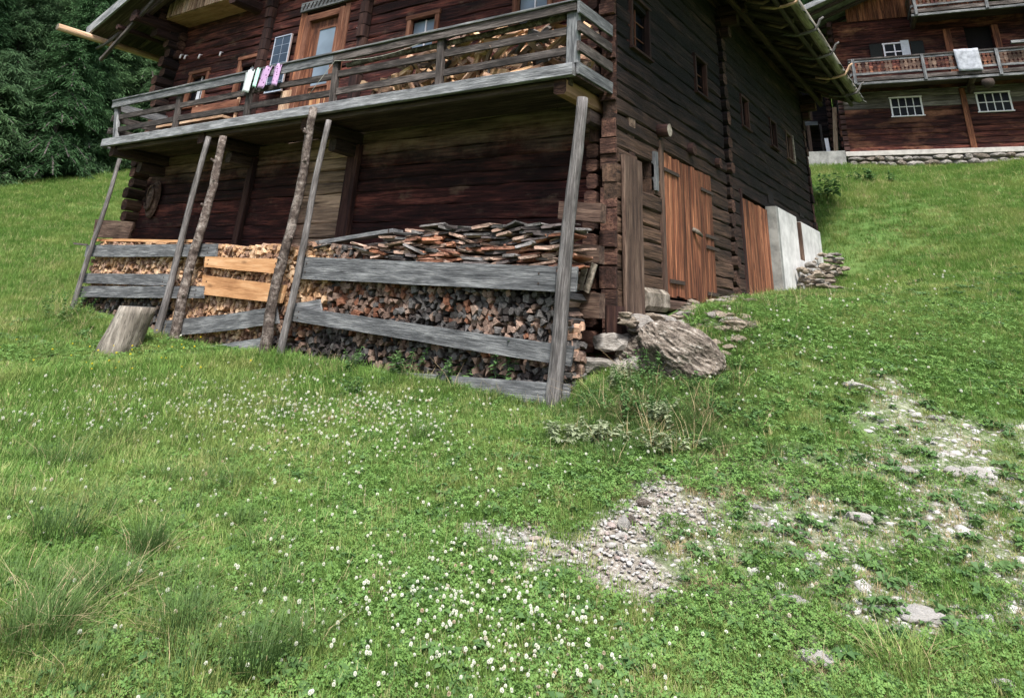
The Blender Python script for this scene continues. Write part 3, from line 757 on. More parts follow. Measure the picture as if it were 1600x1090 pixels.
# upper gallery box under the gable
ug = thing('upper_gallery', 'small boxed gallery with pale slats and yellowish underside below the gable', 'gallery', (-13.9, 7.8, 7.35))
for k in range(3):
    box('floor_board', -15.05, -12.58, 7.42 + k * .2, 7.612 + k * .2, 7.33 + k * .001, 7.37, M['soffit'], ug, .03)
for k in range(25):
    u = -15.0 + k * .098
    box('slat', u, u + .078, 7.375, 7.405, 7.34, 8.0 + R.uniform(-.02, .02), M['slat'], ug, .05)
box('end_bracket', -12.56, -12.30, 7.35, 8.0, 7.18, 7.42, M['dark_post'], ug, .2)
for k in range(4): box('end_bracket', -15.35, -15.08, 7.3 - k * .02, 8.0, 6.9 + k * .2, 7.08 + k * .2, M['dark_post'], ug, .2)

# ------------------------------------------------------------------ BALCONY (part of the farmhouse as one thing of its own rank: it is fixed to the house)
BY = 6.8
bx0, bx1 = -14.82, -3.88
beam('balcony_fascia', (bx0 - .05, BY - .03, 4.295), (bx1, BY - .03, 4.295), .09, .155, M['fascia'], house, ch=.08, seg=1.2, jit=.004)
for k in range(6):
    y = BY + .03 + k * .196
    beam('balcony_floor_board', (bx0, y + .09, 4.27), (bx1 - .02, y + .09, 4.27), .195, .05, M['roofwood'], house, ch=.05)
for x in (-14.55, -11.5, -8.72, -4.1):
    beam('balcony_joist', (x, YF + .1, 4.13), (x, BY + .03, 4.13), .17, .20, M['roofwood'] if x < -5 else M['soffit'], house, ch=.15, seg=.3, jit=.006, end=M['log_end'])
    beam('balcony_joist', (x - .02, YF + .1, 3.92), (x, 7.45, 3.92), .16, .2, M['roofwood'], house, ch=.2, seg=.3, jit=.006)
beam('balcony_bearer', (bx0 + .2, BY + .12, 4.19), (bx1 - .12, BY + .12, 4.19), .10, .08, M['roofwood'], house)
posts = [(-14.84, -14.52), (-12.52, -12.41), (-10.33, -10.27), (-8.19, -8.14), (-6.05, -6.02), (-3.92, -3.92)]
for i, (xt, xb) in enumerate(posts):
    wd = .17 if i == 5 else .12
    beam('balcony_post', (xb, BY + .02, 4.38), (xt, BY + .02, 5.10), .08, wd, M['grey'] if i in (0, 5) else M['rail'], house, up=(1, 0, 0), ch=.15)
beam('top_rail', (-14.9, BY - .045, 5.10), (-8.2, BY - .045, 5.08), .045, .14, M['grey'], house, seg=1, jit=.004)
beam('top_rail', (-8.18, BY - .045, 5.085), (-3.84, BY - .045, 5.10), .045, .11, M['rail'], house, seg=1, jit=.004)
beam('rail_cap', (-14.9, BY - .02, 5.178), (-3.82, BY - .02, 5.178), .14, .028, M['grey'], house, seg=1, jit=.003)
tube('rail_pole', crooked((-8.0, BY + .08, 4.99), (-3.95, BY + .08, 5.06), 8, .02), .045, M['bark_pole'], house, n=7, jit=.1)
for z0, z1 in ((4.84, 4.83), (4.57, 4.56)):
    for i in range(5):
        xa, xb = posts[i][0] + .03, posts[i + 1][0] - .03
        beam('rail_board', (xa, BY + .03 + .0, z0 + R.uniform(-.015, .015)), (xb, BY + .03, z1 + R.uniform(-.015, .015)),   .035, .105, M['rail'], house, ch=.12, seg=.8, jit=.003)
for zc, mt, h in ((5.08, 'grey', .16), (4.83, 'rail', .13), (4.57, 'rail', .13), (4.29, 'grey', .15)):
    beam('side_rail_board', (-3.805, BY - .07, zc), (-3.805, 7.62, zc), .04, h, M[mt], house, ch=.1)
    beam('side_rail_board', (-14.9, BY, zc), (-14.9, 7.95, zc), .04, h, M[mt], house, ch=.1)
# carved ornament left on the lower wall
orn = thing('carved_ornament', 'oval carved root ornament hanging on the lower log wall at far left', 'ornament', tuple(onY(240, 310, YF - .05)))
oc = onY(241, 310, YF - .05)
vv = []; ff = []
v, f = [], []
segs = 14
for rr_, yy in ((1.0, 0), (.92, -.05), (.6, -.09), (.25, -.11)):
    for k in range(segs):
        t = 2 * math.pi * k / segs; v.append((math.cos(t) * .21 * rr_, yy, math.sin(t) * .36 * rr_ * (1 if math.sin(t) > 0 else 1.15)))
for r_ in range(3):
    for k in range(segs):
        a = r_ * segs + k; b = r_ * segs + (k + 1) % segs; f.append((a, b, b + segs, a + segs))
f.append(tuple(range(3 * segs, 4 * segs)))
add('board', mesh('board', v, f, M['brown']), Matrix.Translation(oc), orn)
for k in range(9):
    t0 = R.uniform(0, 6.28); pts = []
    for i in range(7):
        t = t0 + i * .5; pts.append((oc.x + math.cos(t) * .15 * (1 - i * .05), oc.y - .10 - .02 * math.sin(i), oc.z + math.sin(t) * .27 * (1 - i * .08)))
    tube('root', pts, .017, M['brown'], orn, n=5, jit=.1)

# ------------------------------------------------------------------ props under the balcony (poles)
pole_spec = [((110, 492), (187, 248), .045, 'pole', 'thin grey pole propping the far left end of the balcony'),
             ((240, 537), (326, 214), .055, 'pole', 'smooth grey pole second from the left beside the chopping block'),
             ((270, 542), (349, 213), .075, 'bark_pole', 'knotty bark-covered pole right behind the plank wall, third from left'),
             ((412, 562), (490, 168), .072, 'bark_pole', 'thick bark-flecked pole reaching up over the balcony edge'),
             ((435, 562), (514, 188), .05, 'pole', 'slim smooth grey pole leaning beside the thick barked one'),
             ((860, 643), (910, 153), .078, 'pole', 'stout grey pole under the right front corner of the balcony')]
for (b, t, r, mk, lab) in pole_spec:
    yb = 6.68; p0 = onY(b[0], b[1], yb); p0.z -= .12; p1 = onY(t[0], t[1], 6.66 if mk == 'bark_pole' and b[0] > 400 else 6.74)
    o = tube('support_pole', crooked(p0, p1, 16, .03 if mk == 'bark_pole' else .012), [r * (1.08 - .25 * i / 16) for i in range(17)], M[mk], None, n=11, jit=.10 if mk == 'bark_pole' else .03, end=M['stub_end'])
    tag(o, lab, 'pole', 'poles propping the balcony')
    if mk == 'bark_pole':
        for k in range(5):
            q = p0.lerp(p1, R.uniform(.15, .95)); a = R.uniform(3, 6.2)
            d = Vector((math.cos(a) * .8, math.sin(a), .5)).normalized()
            tube('branch_stub', [q, q + d * (r + .05)], [.03, .016], M[mk], o, n=6)

# ------------------------------------------------------------------ woodpile under the balcony
pile = thing('firewood_stack', 'long stack of split firewood under the balcony held by planks and poles', 'woodpile', (-9, 7.3, .9))
_fw = {}
def fw_mesh(k, colr, length=.42):
    key = (k, colr, length)
    if key in _fw: return _fw[key]
    rn = random.Random(k * 7 + 3)
    n = rn.choice((3, 3, 4, 4, 5)); a0 = rn.random() * 6.28
    sec = []
    for i in range(n):
        t = a0 + 2 * math.pi * (i + rn.uniform(-.26, .26)) / n; rr = rn.uniform(.72, 1.28)
        sec.append((math.cos(t) * rr, math.sin(t) * rr))
    rings = []
    for x, s in ((0, .96), (.02, 1.0), (length * .5, rn.uniform(.95, 1.05)), (length, rn.uniform(.9, 1.05))):
        rings.append([(x, y * s + (rn.uniform(-.05, .05) if x > .02 else 0), z * s + (rn.uniform(-.05, .05) if x > .02 else 0)) for y, z in sec])
    v, f, fm = sweep(rings, 0)
    _fw[key] = mesh('split_log', v, f, M['fw_' + colr]); return _fw[key]
GY = 6.885
def pile_top(x):
    if x < -9.3: return 2.10 + .03 * math.sin(x * 3)
    pts = [(-9.3, 2.12), (-8.2, 2.16), (-7.2, 2.02), (-3.95, 2.0)]
    for (a, za), (b, zb) in zip(pts[:-1], pts[1:]):
        if x <= b: return za + (zb - za) * (x - a) / (b - a)
    return 2.0
top_pts = [onY(px_, py_, GY) for px_, py_ in ((140, 377), (240, 380), (345, 382), (430, 382), (500, 380), (545, 385), (600, 408), (760, 413), (905, 418))]
def pile_top(x):
    P = top_pts
    if x <= P[0].x: return P[0].z
    for a, b in zip(P[:-1], P[1:]):
        if x <= b.x: return a.z + (b.z - a.z) * (x - a.x) / (b.x - a.x)
    return P[-1].z
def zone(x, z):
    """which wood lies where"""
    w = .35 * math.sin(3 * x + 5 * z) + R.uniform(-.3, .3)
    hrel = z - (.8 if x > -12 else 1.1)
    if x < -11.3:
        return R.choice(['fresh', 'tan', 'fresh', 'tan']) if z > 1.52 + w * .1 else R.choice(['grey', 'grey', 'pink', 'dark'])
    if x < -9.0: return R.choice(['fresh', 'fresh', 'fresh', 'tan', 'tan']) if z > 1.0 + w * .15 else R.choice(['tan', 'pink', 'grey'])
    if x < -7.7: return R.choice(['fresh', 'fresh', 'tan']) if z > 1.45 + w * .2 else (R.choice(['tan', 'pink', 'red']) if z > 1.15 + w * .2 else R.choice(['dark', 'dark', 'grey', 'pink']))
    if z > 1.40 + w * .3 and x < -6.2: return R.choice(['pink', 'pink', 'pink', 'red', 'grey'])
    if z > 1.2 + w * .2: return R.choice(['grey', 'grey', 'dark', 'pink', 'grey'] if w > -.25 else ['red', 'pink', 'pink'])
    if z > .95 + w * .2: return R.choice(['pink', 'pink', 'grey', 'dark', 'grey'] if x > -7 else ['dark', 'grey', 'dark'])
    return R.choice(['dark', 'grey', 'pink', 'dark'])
items = []
x = -14.05; cols = []
sp = .076
row = 0; z = .70
while z < 2.6:
    x = -14.15 + (row % 2) * sp / 2
    while x < -4.02:
        xx = x + R.uniform(-.018, .018); zz = z + R.uniform(-.014, .014) + .012 * math.sin(4 * x)
        if zz < pile_top(xx) - .02 and zz > hgt(xx, 6.7) - .10:
            items.append((xx, zz))
        x += sp * R.uniform(.9, 1.12)
    z += sp * .80; row += 1
items.sort(key=lambda p: (p[0] + 1) ** 2 + 45 + 0 * p[1])
def fwM(xx, zz, yy, r):
    ax = Vector((R.uniform(-.05, .05), 1, R.uniform(-.04, .04)))
    Mx, _ = frame_of((xx, yy, zz), Vector((xx, yy, zz)) + ax)
    return Mx @ Matrix.Rotation(R.uniform(0, 6.28), 4, 'X') @ Matrix.Diagonal((1, r, r, 1))
bulk = {}
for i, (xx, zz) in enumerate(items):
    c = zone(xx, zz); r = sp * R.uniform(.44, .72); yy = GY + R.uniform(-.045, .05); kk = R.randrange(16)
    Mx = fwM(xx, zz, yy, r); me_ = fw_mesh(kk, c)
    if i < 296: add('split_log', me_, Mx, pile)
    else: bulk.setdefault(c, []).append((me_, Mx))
def join_stuff(name, lst_by_mat, parent, pre):
    vs_, fs_, fm_, mats = [], [], [], []
    for mi, (c, lst) in enumerate(lst_by_mat.items()):
        mats.append(M[pre + c])
        for me_, Mx in lst:
            b = len(vs_)
            vs_ += [tuple(Mx @ v.co) for v in me_.vertices]
            for p in me_.polygons: fs_.append(tuple(b + q for q in p.vertices)); fm_.append(mi)
    # shift local X-grain: the joined piece keeps its own colour variety through a random face tint
    return tag(add(name, mesh(name, vs_, fs_, mats, fm_), None, parent), kind='stuff')
join_stuff('split_logs', bulk, pile, 'fw_')
box('stack_core', -14.0, -4.3, GY + .30, YF - .12, .5, 1.75, M['dark'], pile, .02)  # added near-black filler, its colour stands in for shade between the logs
for k in range(11):   # pieces at the right-hand end, seen from their long side
    zz = .82 + k * .075
    c = R.choice(['tan', 'pink', 'grey', 'tan'])
    for q in range(3):
        add('split_log', fw_mesh(R.randrange(16), c), Matrix.Translation((-3.98 + R.uniform(-.05, .04), 7.0 + q * .13, zz + R.uniform(-.02, .02))) @ Matrix.Rotation(math.pi + R.uniform(-.2, .2), 4, 'Z') @ Matrix.Diagonal((1, .05, .045, 1)), pile)

# flat slabs (old shingles) laid on top, right half
slabs = thing('shingle_stack', 'heap of old flat reddish brown wood slabs on top of the firewood', 'woodpile', (-6, 7.2, 1.95))
slab_top = [onY(px_, py_, GY) for px_, py_ in ((560, 383), (600, 372), (660, 354), (740, 352), (800, 351), (905, 350), (935, 352))]
def stop(x):
    P = slab_top
    if x <= P[0].x: return P[0].z
    for a, b in zip(P[:-1], P[1:]):
        if x <= b.x: return a.z + (b.z - a.z) * (x - a.x) / (b.x - a.x)
    return P[-1].z
_sl = {}
def slab_mesh(k, c):
    if (k, c) in _sl: return _sl[(k, c)]
    rn = random.Random(k + 50); L_ = rn.uniform(.16, .36); t = rn.uniform(.024, .042)
    rings = [[(x_, y_ * (1 + rn.uniform(-.1, .1)), z_ * s_) for (y_, z_) in section(.3, t, .0)] for x_, s_ in ((-L_ / 2, .6), (-L_ / 2 + .02, 1), (L_ / 2 - .03, 1), (L_ / 2, .5))]
    v, f, fm = sweep(rings); _sl[(k, c)] = mesh('slab', v, f, M['fw_' + c]); return _sl[(k, c)]
ns = 0; z = 1.70; sbulk = {}
while z < 2.75:
    x = -8.2
    while x < -3.92:
        if pile_top(x) - .04 < z < stop(x):
            c = R.choice(['red', 'pink', 'dark', 'pink', 'grey', 'pink', 'dark', 'slabred'] if z < stop(x) - .10 else ['dark', 'grey', 'pink', 'grey'])
            tilt = R.gauss(0, .12) + (.10 if x > -5 else -.03)
            Mx = (Matrix.Translation((x, GY + .12 + R.uniform(-.05, .05), z + R.uniform(-.008, .008))) @ Matrix.Rotation(R.uniform(-.25, .25), 4, 'Z') @ Matrix.Rotation(-tilt, 4, 'Y') @ Matrix.Rotation(R.uniform(-.12, .12), 4, 'X'))
            if x > -7.6 and ns < 296: add('slab', slab_mesh(R.randrange(9), c), Mx, slabs); ns += 1
            else: sbulk.setdefault(c, []).append((slab_mesh(R.randrange(9), c), Mx))
        x += R.uniform(.17, .30)
    z += .038
if sbulk: join_stuff('slabs', sbulk, slabs, 'fw_')
print('firewood', len(items), 'slabs', ns)

# planks nailed along the stack: (corner points in the picture plane Y, label)
def plank_px(tl, tr, br, bl, Yp, mat, label, th=.035, mid=None, name='plank', cat='plank', group='planks holding the firewood stack'):
    P = [onY(p[0], p[1], Yp) for p in (tl, tr, br, bl)]
    a = (P[0] + P[3]) / 2; b = (P[1] + P[2]) / 2
    Mx, Ln = frame_of(a, b, (0, 0, 1)); inv = Mx.inverted()
    q = [inv @ p for p in P]
    n = 6; rings = []
    for i in range(n + 1):
        t = i / n; zt = q[0].z + (q[1].z - q[0].z) * t; zb = q[3].z + (q[2].z - q[3].z) * t
        xt = q[0].x + (q[1].x - q[0].x) * t; xb = q[3].x + (q[2].x - q[3].x) * t
        s = (mid or 0) * math.sin(math.pi * t)
        j = R.uniform(-.004, .004)
        rings.append([(xb, -th / 2, zb + s + j), (xb, th / 2, zb + s + j), (xt, th / 2, zt + s + j), (xt, -th / 2, zt + s + j)])
    v, f, fm = sweep(rings)
    o = add(name, mesh(name, v, f, mat), Mx)
    if name == 'plank' and Ln > 1:
        WMo = WM[o.name]
        for t in (.05, .95):
            for zf in (.3, .7):
                zq = (q[3].z + (q[2].z - q[3].z) * t) * (1 - zf) + (q[0].z + (q[1].z - q[0].z) * t) * zf; c_ = WMo @ Vector((Ln * t, 0, zq)); dn = (WMo.to_3x3() @ Vector((0, 1, 0))).normalized()
                if dn.y > 0: dn = -dn
                tube('nail', [c_ + dn * (th / 2 - .005), c_ + dn * (th / 2 + .006)], .011, M['iron'], o, n=6)
    return tag(o, label, cat, group)
G_ = M['grey']
plank_px((137, 383), (340, 381), (338, 401), (133, 401), 6.80, G_, 'uppermost dark grey plank at the left end of the stack')
plank_px((130, 427), (265, 428), (263, 446), (127, 442), 6.80, G_, 'middle grey plank at left, above the plank behind the stump')
plank_px((121, 447), (320, 447), (318, 466), (118, 464), 6.78, G_, 'grey plank directly above the chopping block')
plank_px((322, 401), (440, 405), (436, 428), (320, 417), 6.80, M['orange_plank'], 'upper fresh orange-yellow plank')
plank_px((318, 430), (448, 446), (440, 474), (316, 460), 6.80, M['orange_plank'], 'lower and broader fresh orange-yellow plank')
plank_px((466, 401), (870, 417), (868, 456), (462, 435), 6.80, G_, 'widest long grey plank running to the right pole')
plank_px((830, 415), (903, 417), (900, 456), (828, 452), 6.835, G_, 'short grey plank end sticking out past the right pole below the slabs')
plank_px((452, 478), (897, 541), (892, 572), (450, 500), 6.79, G_, 'long grey plank sloping down to the right pole')
plank_px((252, 501), (432, 479), (436, 505), (250, 526), 6.77, G_, 'bent grey plank between the barked poles', mid=-.02)
plank_px((315, 543), (418, 526), (420, 541), (322, 554), 6.76, G_, 'short low grey plank near the grass left of the thick pole')
plank_px((462, 474), (500, 468), (503, 486), (462, 489), 6.83, G_, 'small grey plank stub behind the sloping plank')
plank_px((455, 570), (890, 600), (890, 640), (470, 592), 6.76, G_, 'lowest grey board lying in the grass at the foot of the stack')
plank_px((145, 373), (302, 375), (302, 379), (145, 377), 6.90, M['orange_plank'], 'thin pale batten on top of the left stack', th=.06)
plank_px((500, 378), (622, 358), (622, 364), (500, 384), 7.05, G_, 'thin pale board resting on the slabs below the wall', th=.2)
plank_px((150, 343), (210, 347), (200, 373), (146, 371), 7.35, M['brown'], 'square brown board standing behind the far left pole')
plank_px((116, 379), (136, 381), (136, 384), (116, 382), 6.95, M['rail'], 'short stick end poking out at the far left')
# boards closing the right end
for i, (tl, tr, br, bl) in enumerate([((878, 316), (943, 319), (942, 348), (876, 343)), ((876, 380), (940, 384), (940, 412), (874, 410)), ((873, 456), (941, 458), (941, 497), (870, 496))]):
    plank_px(tl, tr, br, bl, 7.38, M['brown'], ['top brown block beside the house corner above the slabs', 'middle brown block at the right end of the slabs', 'bottom heavy brown block at the right end of the stack'][i], th=.14, name='timber_block', cat='timber', group='timber blocks at the end of the stack')
for i, (a, b) in enumerate([((905, 452), (915, 415)), ((916, 456), (929, 412))]):
    p0, p1 = onY(*a, 7.25), onY(*b, 7.25)
    tag(beam('board', p0, p1, .03, .07, M['stub_end'], None, up=(1, 0, 0)), ['left pale slat leaning at the right end of the stack', 'right pale slat leaning at the right end of the stack'][i], 'slat')

# ------------------------------------------------------------------ chopping block
sp0 = ground(190, 550); 
st = thing('chopping_block', 'leaning grey sawn tree stump standing in the grass by the left planks', 'stump', tuple(sp0))
rings = []; nseg = 22
axis_pts = [(-.09, 0, -.15), (-.045, 0, .1), (.01, 0, .3), (.055, 0, .5), (.075, 0, .6)]
rad = [.285, .27, .255, .243, .235]
for (ax_, ay_, az_), r in zip(axis_pts, rad):
    rings.append([(az_, math.sin(2 * math.pi * k / nseg) * r * (1 + .05 * math.sin(k * 2.1) + .04 * math.sin(k * 5)), ax_ + math.cos(2 * math.pi * k / nseg) * r * (1 + .05 * math.sin(k * 2.1)) ) for k in range(nseg)])
v, f, fm = sweep(rings, 1)
me_ = mesh('trunk_block', v, f, [M['stump'], M['pole']], fm)
me_.polygons.foreach_set('use_smooth', [True] * (len(f) - 2) + [False] * 2)
# local X is the trunk axis -> world Z ; local Z -> picture right
rx = Vector((.83, .56, 0)).normalized()
Mx = Matrix(((0, -rx.y, rx.x, sp0.x), (0, rx.x, rx.y, sp0.y), (1, 0, 0, sp0.z), (0, 0, 0, 1)))
add('trunk_block', me_, Mx, st)

# ------------------------------------------------------------------ things on the balcony
bp_ = thing('balcony_firewood', 'loose pale split firewood piled up behind the balcony rails at the right', 'woodpile', (-5.5, 7.4, 4.3))
def btop(x): return min(5.16, 4.64 + (x + 7.35) * .50)
nb = 0; z = 4.40
while z < 5.2:
    x = -7.45
    while x < -3.98:
        if z < btop(x) and nb < 280:
            for ly in (0, 1):
                c = R.choice(['fresh', 'tan', 'fresh', 'pink', 'tan', 'fresh', 'fresh', 'pink', 'grey'])
                ang = R.gauss(0, .45) if R.random() < .8 else R.uniform(.8, 1.5)
                az_ = R.gauss(0, .5)
                d = Vector((math.cos(ang) * math.cos(az_), math.sin(az_) * .8, math.sin(ang)))
                c0 = Vector((x, 6.99 + ly * .3 + R.uniform(-.05, .08), z + R.uniform(-.02, .02)))
                Mx, _ = frame_of(c0 - d * .2, c0 + d * .2)
                r = R.uniform(.034, .052)
                add('split_log', fw_mesh(R.randrange(16), c), Mx @ Matrix.Rotation(R.uniform(0, 6.28), 4, 'X') @ Matrix.Diagonal((.9, r, r, 1)), bp_); nb += 1
        x += R.uniform(.22, .33)
    z += .085
box('stack_core', -7.0, -4.1, 7.5, 7.95, 4.29, 4.9, M['brown'], bp_)
# solar panel
pc = [onY(*p, 7.93) for p in ((441, 64), (473, 57), (462, 100), (435, 103))]
sp_ = thing('solar_panel', 'small solar panel with silver frame leaning left of the balcony door', 'solar panel', (-11.1, 7.9, 5.2))
box('panel', -11.40, -10.93, 7.86, 7.885, 5.25, 6.38, M['solar'], sp_, .02)
for a, b, c, d in ((-11.42, -11.40, 5.25, 6.38), (-10.93, -10.91, 5.25, 6.38)): box('frame', a, b, 7.85, 7.89, c, d, M['alu'], sp_)
box('frame', -11.42, -10.91, 7.848, 7.892, 6.381, 6.402, M['alu'], sp_); box('frame', -11.42, -10.91, 7.848, 7.892, 5.225, 5.249, M['alu'], sp_)
for k in range(1, 6): box('cell_line', -11.399, -10.931, 7.857, 7.8595, 5.25 + k * .19, 5.255 + k * .19, M['alu'], sp_)
box('cell_line', -11.17, -11.165, 7.8565, 7.859, 5.251, 6.379, M['alu'], sp_)
# laundry
def cloth(x0, x1, drop, mat, label, name, skew=0, taper=0, split=0):
    grid = []
    zt = 5.2
    for i in range(12):
        t = i / 11; row = []
        for j in range(9):
            s = j / 8
            if t < .15: yy, zz = BY + .09 - t / .15 * .17, zt + .008 - .0 * t; 
            else: yy, zz = BY - .085, zt - (t - .15) / .85 * drop
            xx = x0 + (x1 - x0) * (s * (1 - taper * t) + taper * t * .5) + skew * t
            fold = .018 * math.sin(s * 9 + t * 2) * min(1, t * 3)
            row.append((xx, yy + fold - .01 * t, zz + .02 * math.sin(s * 5) * t))
        grid.append(row)
    o = add(name, sheetmesh(name, grid, mat)); thicken(o, .006)
    return tag(o, label, 'laundry', 'laundry on the balcony rail')
cloth(-10.40, -10.15, .42, M['cloth_white'], 'white towel, leftmost cloth drying on the balcony rail', 'towel')
cloth(-10.12, -9.99, .36, M['cloth_mint'], 'narrow mint green cloth drying next to the white towel', 'cloth')
cloth(-9.90, -9.66, .40, M['cloth_lilac'], 'left leg-like lilac patterned garment on the balcony rail', 'garment', skew=-.10)
cloth(-9.62, -9.42, .40, M['cloth_lilac'], 'rightmost lilac patterned garment hanging on the balcony rail', 'garment')
# bench on the balcony
bn = thing('wall_bench', 'pale orange wooden bench against the wall under the left windows', 'bench', (-13.2, 7.8, 4.3))
box('seat', -14.3, -12.0, 7.45, 7.85, 4.72, 4.77, M['larchpole'], bn)
box('backrest', -13.9, -12.3, 7.90, 7.94, 5.0, 5.24, M['frame'], bn)
for u in (-14.1, -13.1, -12.2): box('leg', u, u + .08, 7.5, 7.8, 4.29, 4.715, M['rail'], bn)
for u in (-13.85, -12.4): box('back_post', u, u + .06, 7.941, 7.98, 4.6, 5.3, M['larchpole'], bn)
# white roll and a few boards lying on the balcony floor
rl = tag(tube('cable_reel', [(-10.85, 7.2, 4.42), (-10.6, 7.25, 4.42)], [.12, .12], M['white'], None, n=16), 'round white reel lying on the balcony floor behind the rails', 'reel')
# hooks with white insulators on the wall
for i, (px_, py_) in enumerate(((283, 86), (290, 87), (312, 86), (345, 82))):
    q = onY(px_, py_, YF - .06)
    tag(tube('wall_insulator', [q + Vector((0, .06, .02)), q, q + Vector((.0, -.01, -.09))], [.012, .022, .02], M['white'], None, n=7), 'small white knob on the wall above the left windows', 'insulator', 'white knobs on the upper wall')
q = onY(564, 36, YF - .05)
tag(tube('wall_hook', [q + Vector((0, .05, 0)), q, q + Vector((.02, -.04, -.06)), q + Vector((-.03, -.04, -.12))], .018, M['white'], None, n=7), 'single white hook on the wall right of the balcony door', 'hook')
# sagging wire
a, b = Vector((-8.6, 6.72, 4.55)), Vector((-8.1, 6.70, 5.02)); c = Vector((-6.1, 6.75, 5.09))
pts = [a.lerp(b, t / 4) for t in range(5)] + [b.lerp(c, t / 8) - Vector((0, 0, .10 * math.sin(math.pi * t / 8))) for t in range(1, 9)]
tag(tube('wire', pts, .005, M['rope'], None, n=5), 'thin pale wire sagging along the balcony rails', 'wire')

# ------------------------------------------------------------------ SECOND HOUSE, up the slope
a2 = Vector((.983, .186, 0)).normalized(); n2 = Vector((.186, -.983, 0)).normalized()
d = ray(1326, 240); d_h = math.hypot(d.x, d.y); O2 = CAM + d * (28.0 / d_h)
F2 = Matrix(((a2.x, -n2.x, 0, O2.x), (a2.y, -n2.y, 0, O2.y), (0, 0, 1, O2.z), (0, 0, 0, 1)))   # local x right, y away, z up
S2 = 28 / 25
FR[0] = F2
R2 = random.Random(5)
h2 = thing('log_farmhouse', 'dark reddish log house with carved balcony on a stone base up the slope', 'house', (3, 4, 0))
W2 = 9.5
M['log2'] = wood('upper_house_log_wood', (.008, .003, .003), (.045, .012, .010), (.18, .060, .038), var=.5, bump=.9, crack=.75, grain=(.9, 13, 13),
    weather=((.27, .125, .068), .9, .52, .72))
# weathered pale band just below the balcony
M['log2_pale'] = wood('weathered_log_wood', (.05, .042, .036), (.125, .11, .095), (.24, .215, .19), var=.25, bump=.9, crack=.6, grain=(.9, 13, 13))
op = [(1.66, 2.60, 1.32, 1.96), (4.36, 5.30, 1.34, 1.96)]
courses(0, 0, -.15, W2, 0.02, 1.62, op, M['log2'], h2, ch=.2, thick=.2, rnd=R2, endjit=.05)
courses(0, 0, -.15, W2, 1.62, 2.28, op, M['log2_pale'], h2, ch=.2, thick=.2, rnd=R2, endjit=.05)
op2 = [(1.70, 2.46, 3.52, 4.12), (4.42, 5.25, 3.0, 4.45)]
courses(0, 0, -.15, W2, 2.28, 5.2, op2, M['log2'], h2, ch=.19, thick=.2, rnd=R2, endjit=.05)
z = .05
while z < 5.2:
    box('log_end', -.12, .06, -.14 + R2.uniform(-.04, .04), .0, z, z + .17, M['dark_post'], h2, .2); z += .2
box('room_shade_backing', 0, W2, .24, .34, 0, 5.3, M['dark'], h2, 0)  # added near-black sheet, the darkness of the rooms put into its colour
for k in range(26): beam('log', (0, .3, .1 + k * .2), (0, 9, .1 + k * .2), .2, .19, M['log_side'], h2, ch=.25)
for xx, z0, z1 in ((3.94, .02, 2.2), (6.6, .02, 2.2)): box('wall_post', xx - .09, xx + .09, -.07, 0, z0, z1, M['door'], h2, .1)
box('wall_post', 3.74, 3.98, -.06, 0, 2.5, 4.5, M['door'], h2); box('wall_post', 5.27, 5.47, -.06, 0, 2.5, 4.5, M['door'], h2)
window(0, 0, 1.66, 2.60, 1.32, 1.96, h2, (4, 2), .045, framem=M['white'], barm=M['white'], proud=.02, depth=.02, bar=.03)
window(0, 0, 4.36, 5.30, 1.34, 1.96, h2, (4, 2), .045, framem=M['white'], barm=M['white'], proud=.02, depth=.02, bar=.03)
w = window(0, 0, 1.75, 2.42, 3.50, 4.08, h2, (2, 2), .05, framem=M['white'], barm=M['white'], proud=.02, depth=.02, bar=.045)
box('shutter', 1.24, 1.66, -.07, -.035, 3.44, 4.14, M['shutter'], w); box('shutter', 2.62, 3.04, -.07, -.035, 3.44, 4.12, M['shutter'], w)
box('curtain', 2.30, 2.58, -.05, -.04, 3.46, 4.2, M['curtain'], w)
# gable slats
for k in range(34): box('gable_slat', .6 + k * .14, .735 + k * .14, -.05, -.01, 5.15, 6.2 + .02 * R2.random(), M['door'], h2, .05)
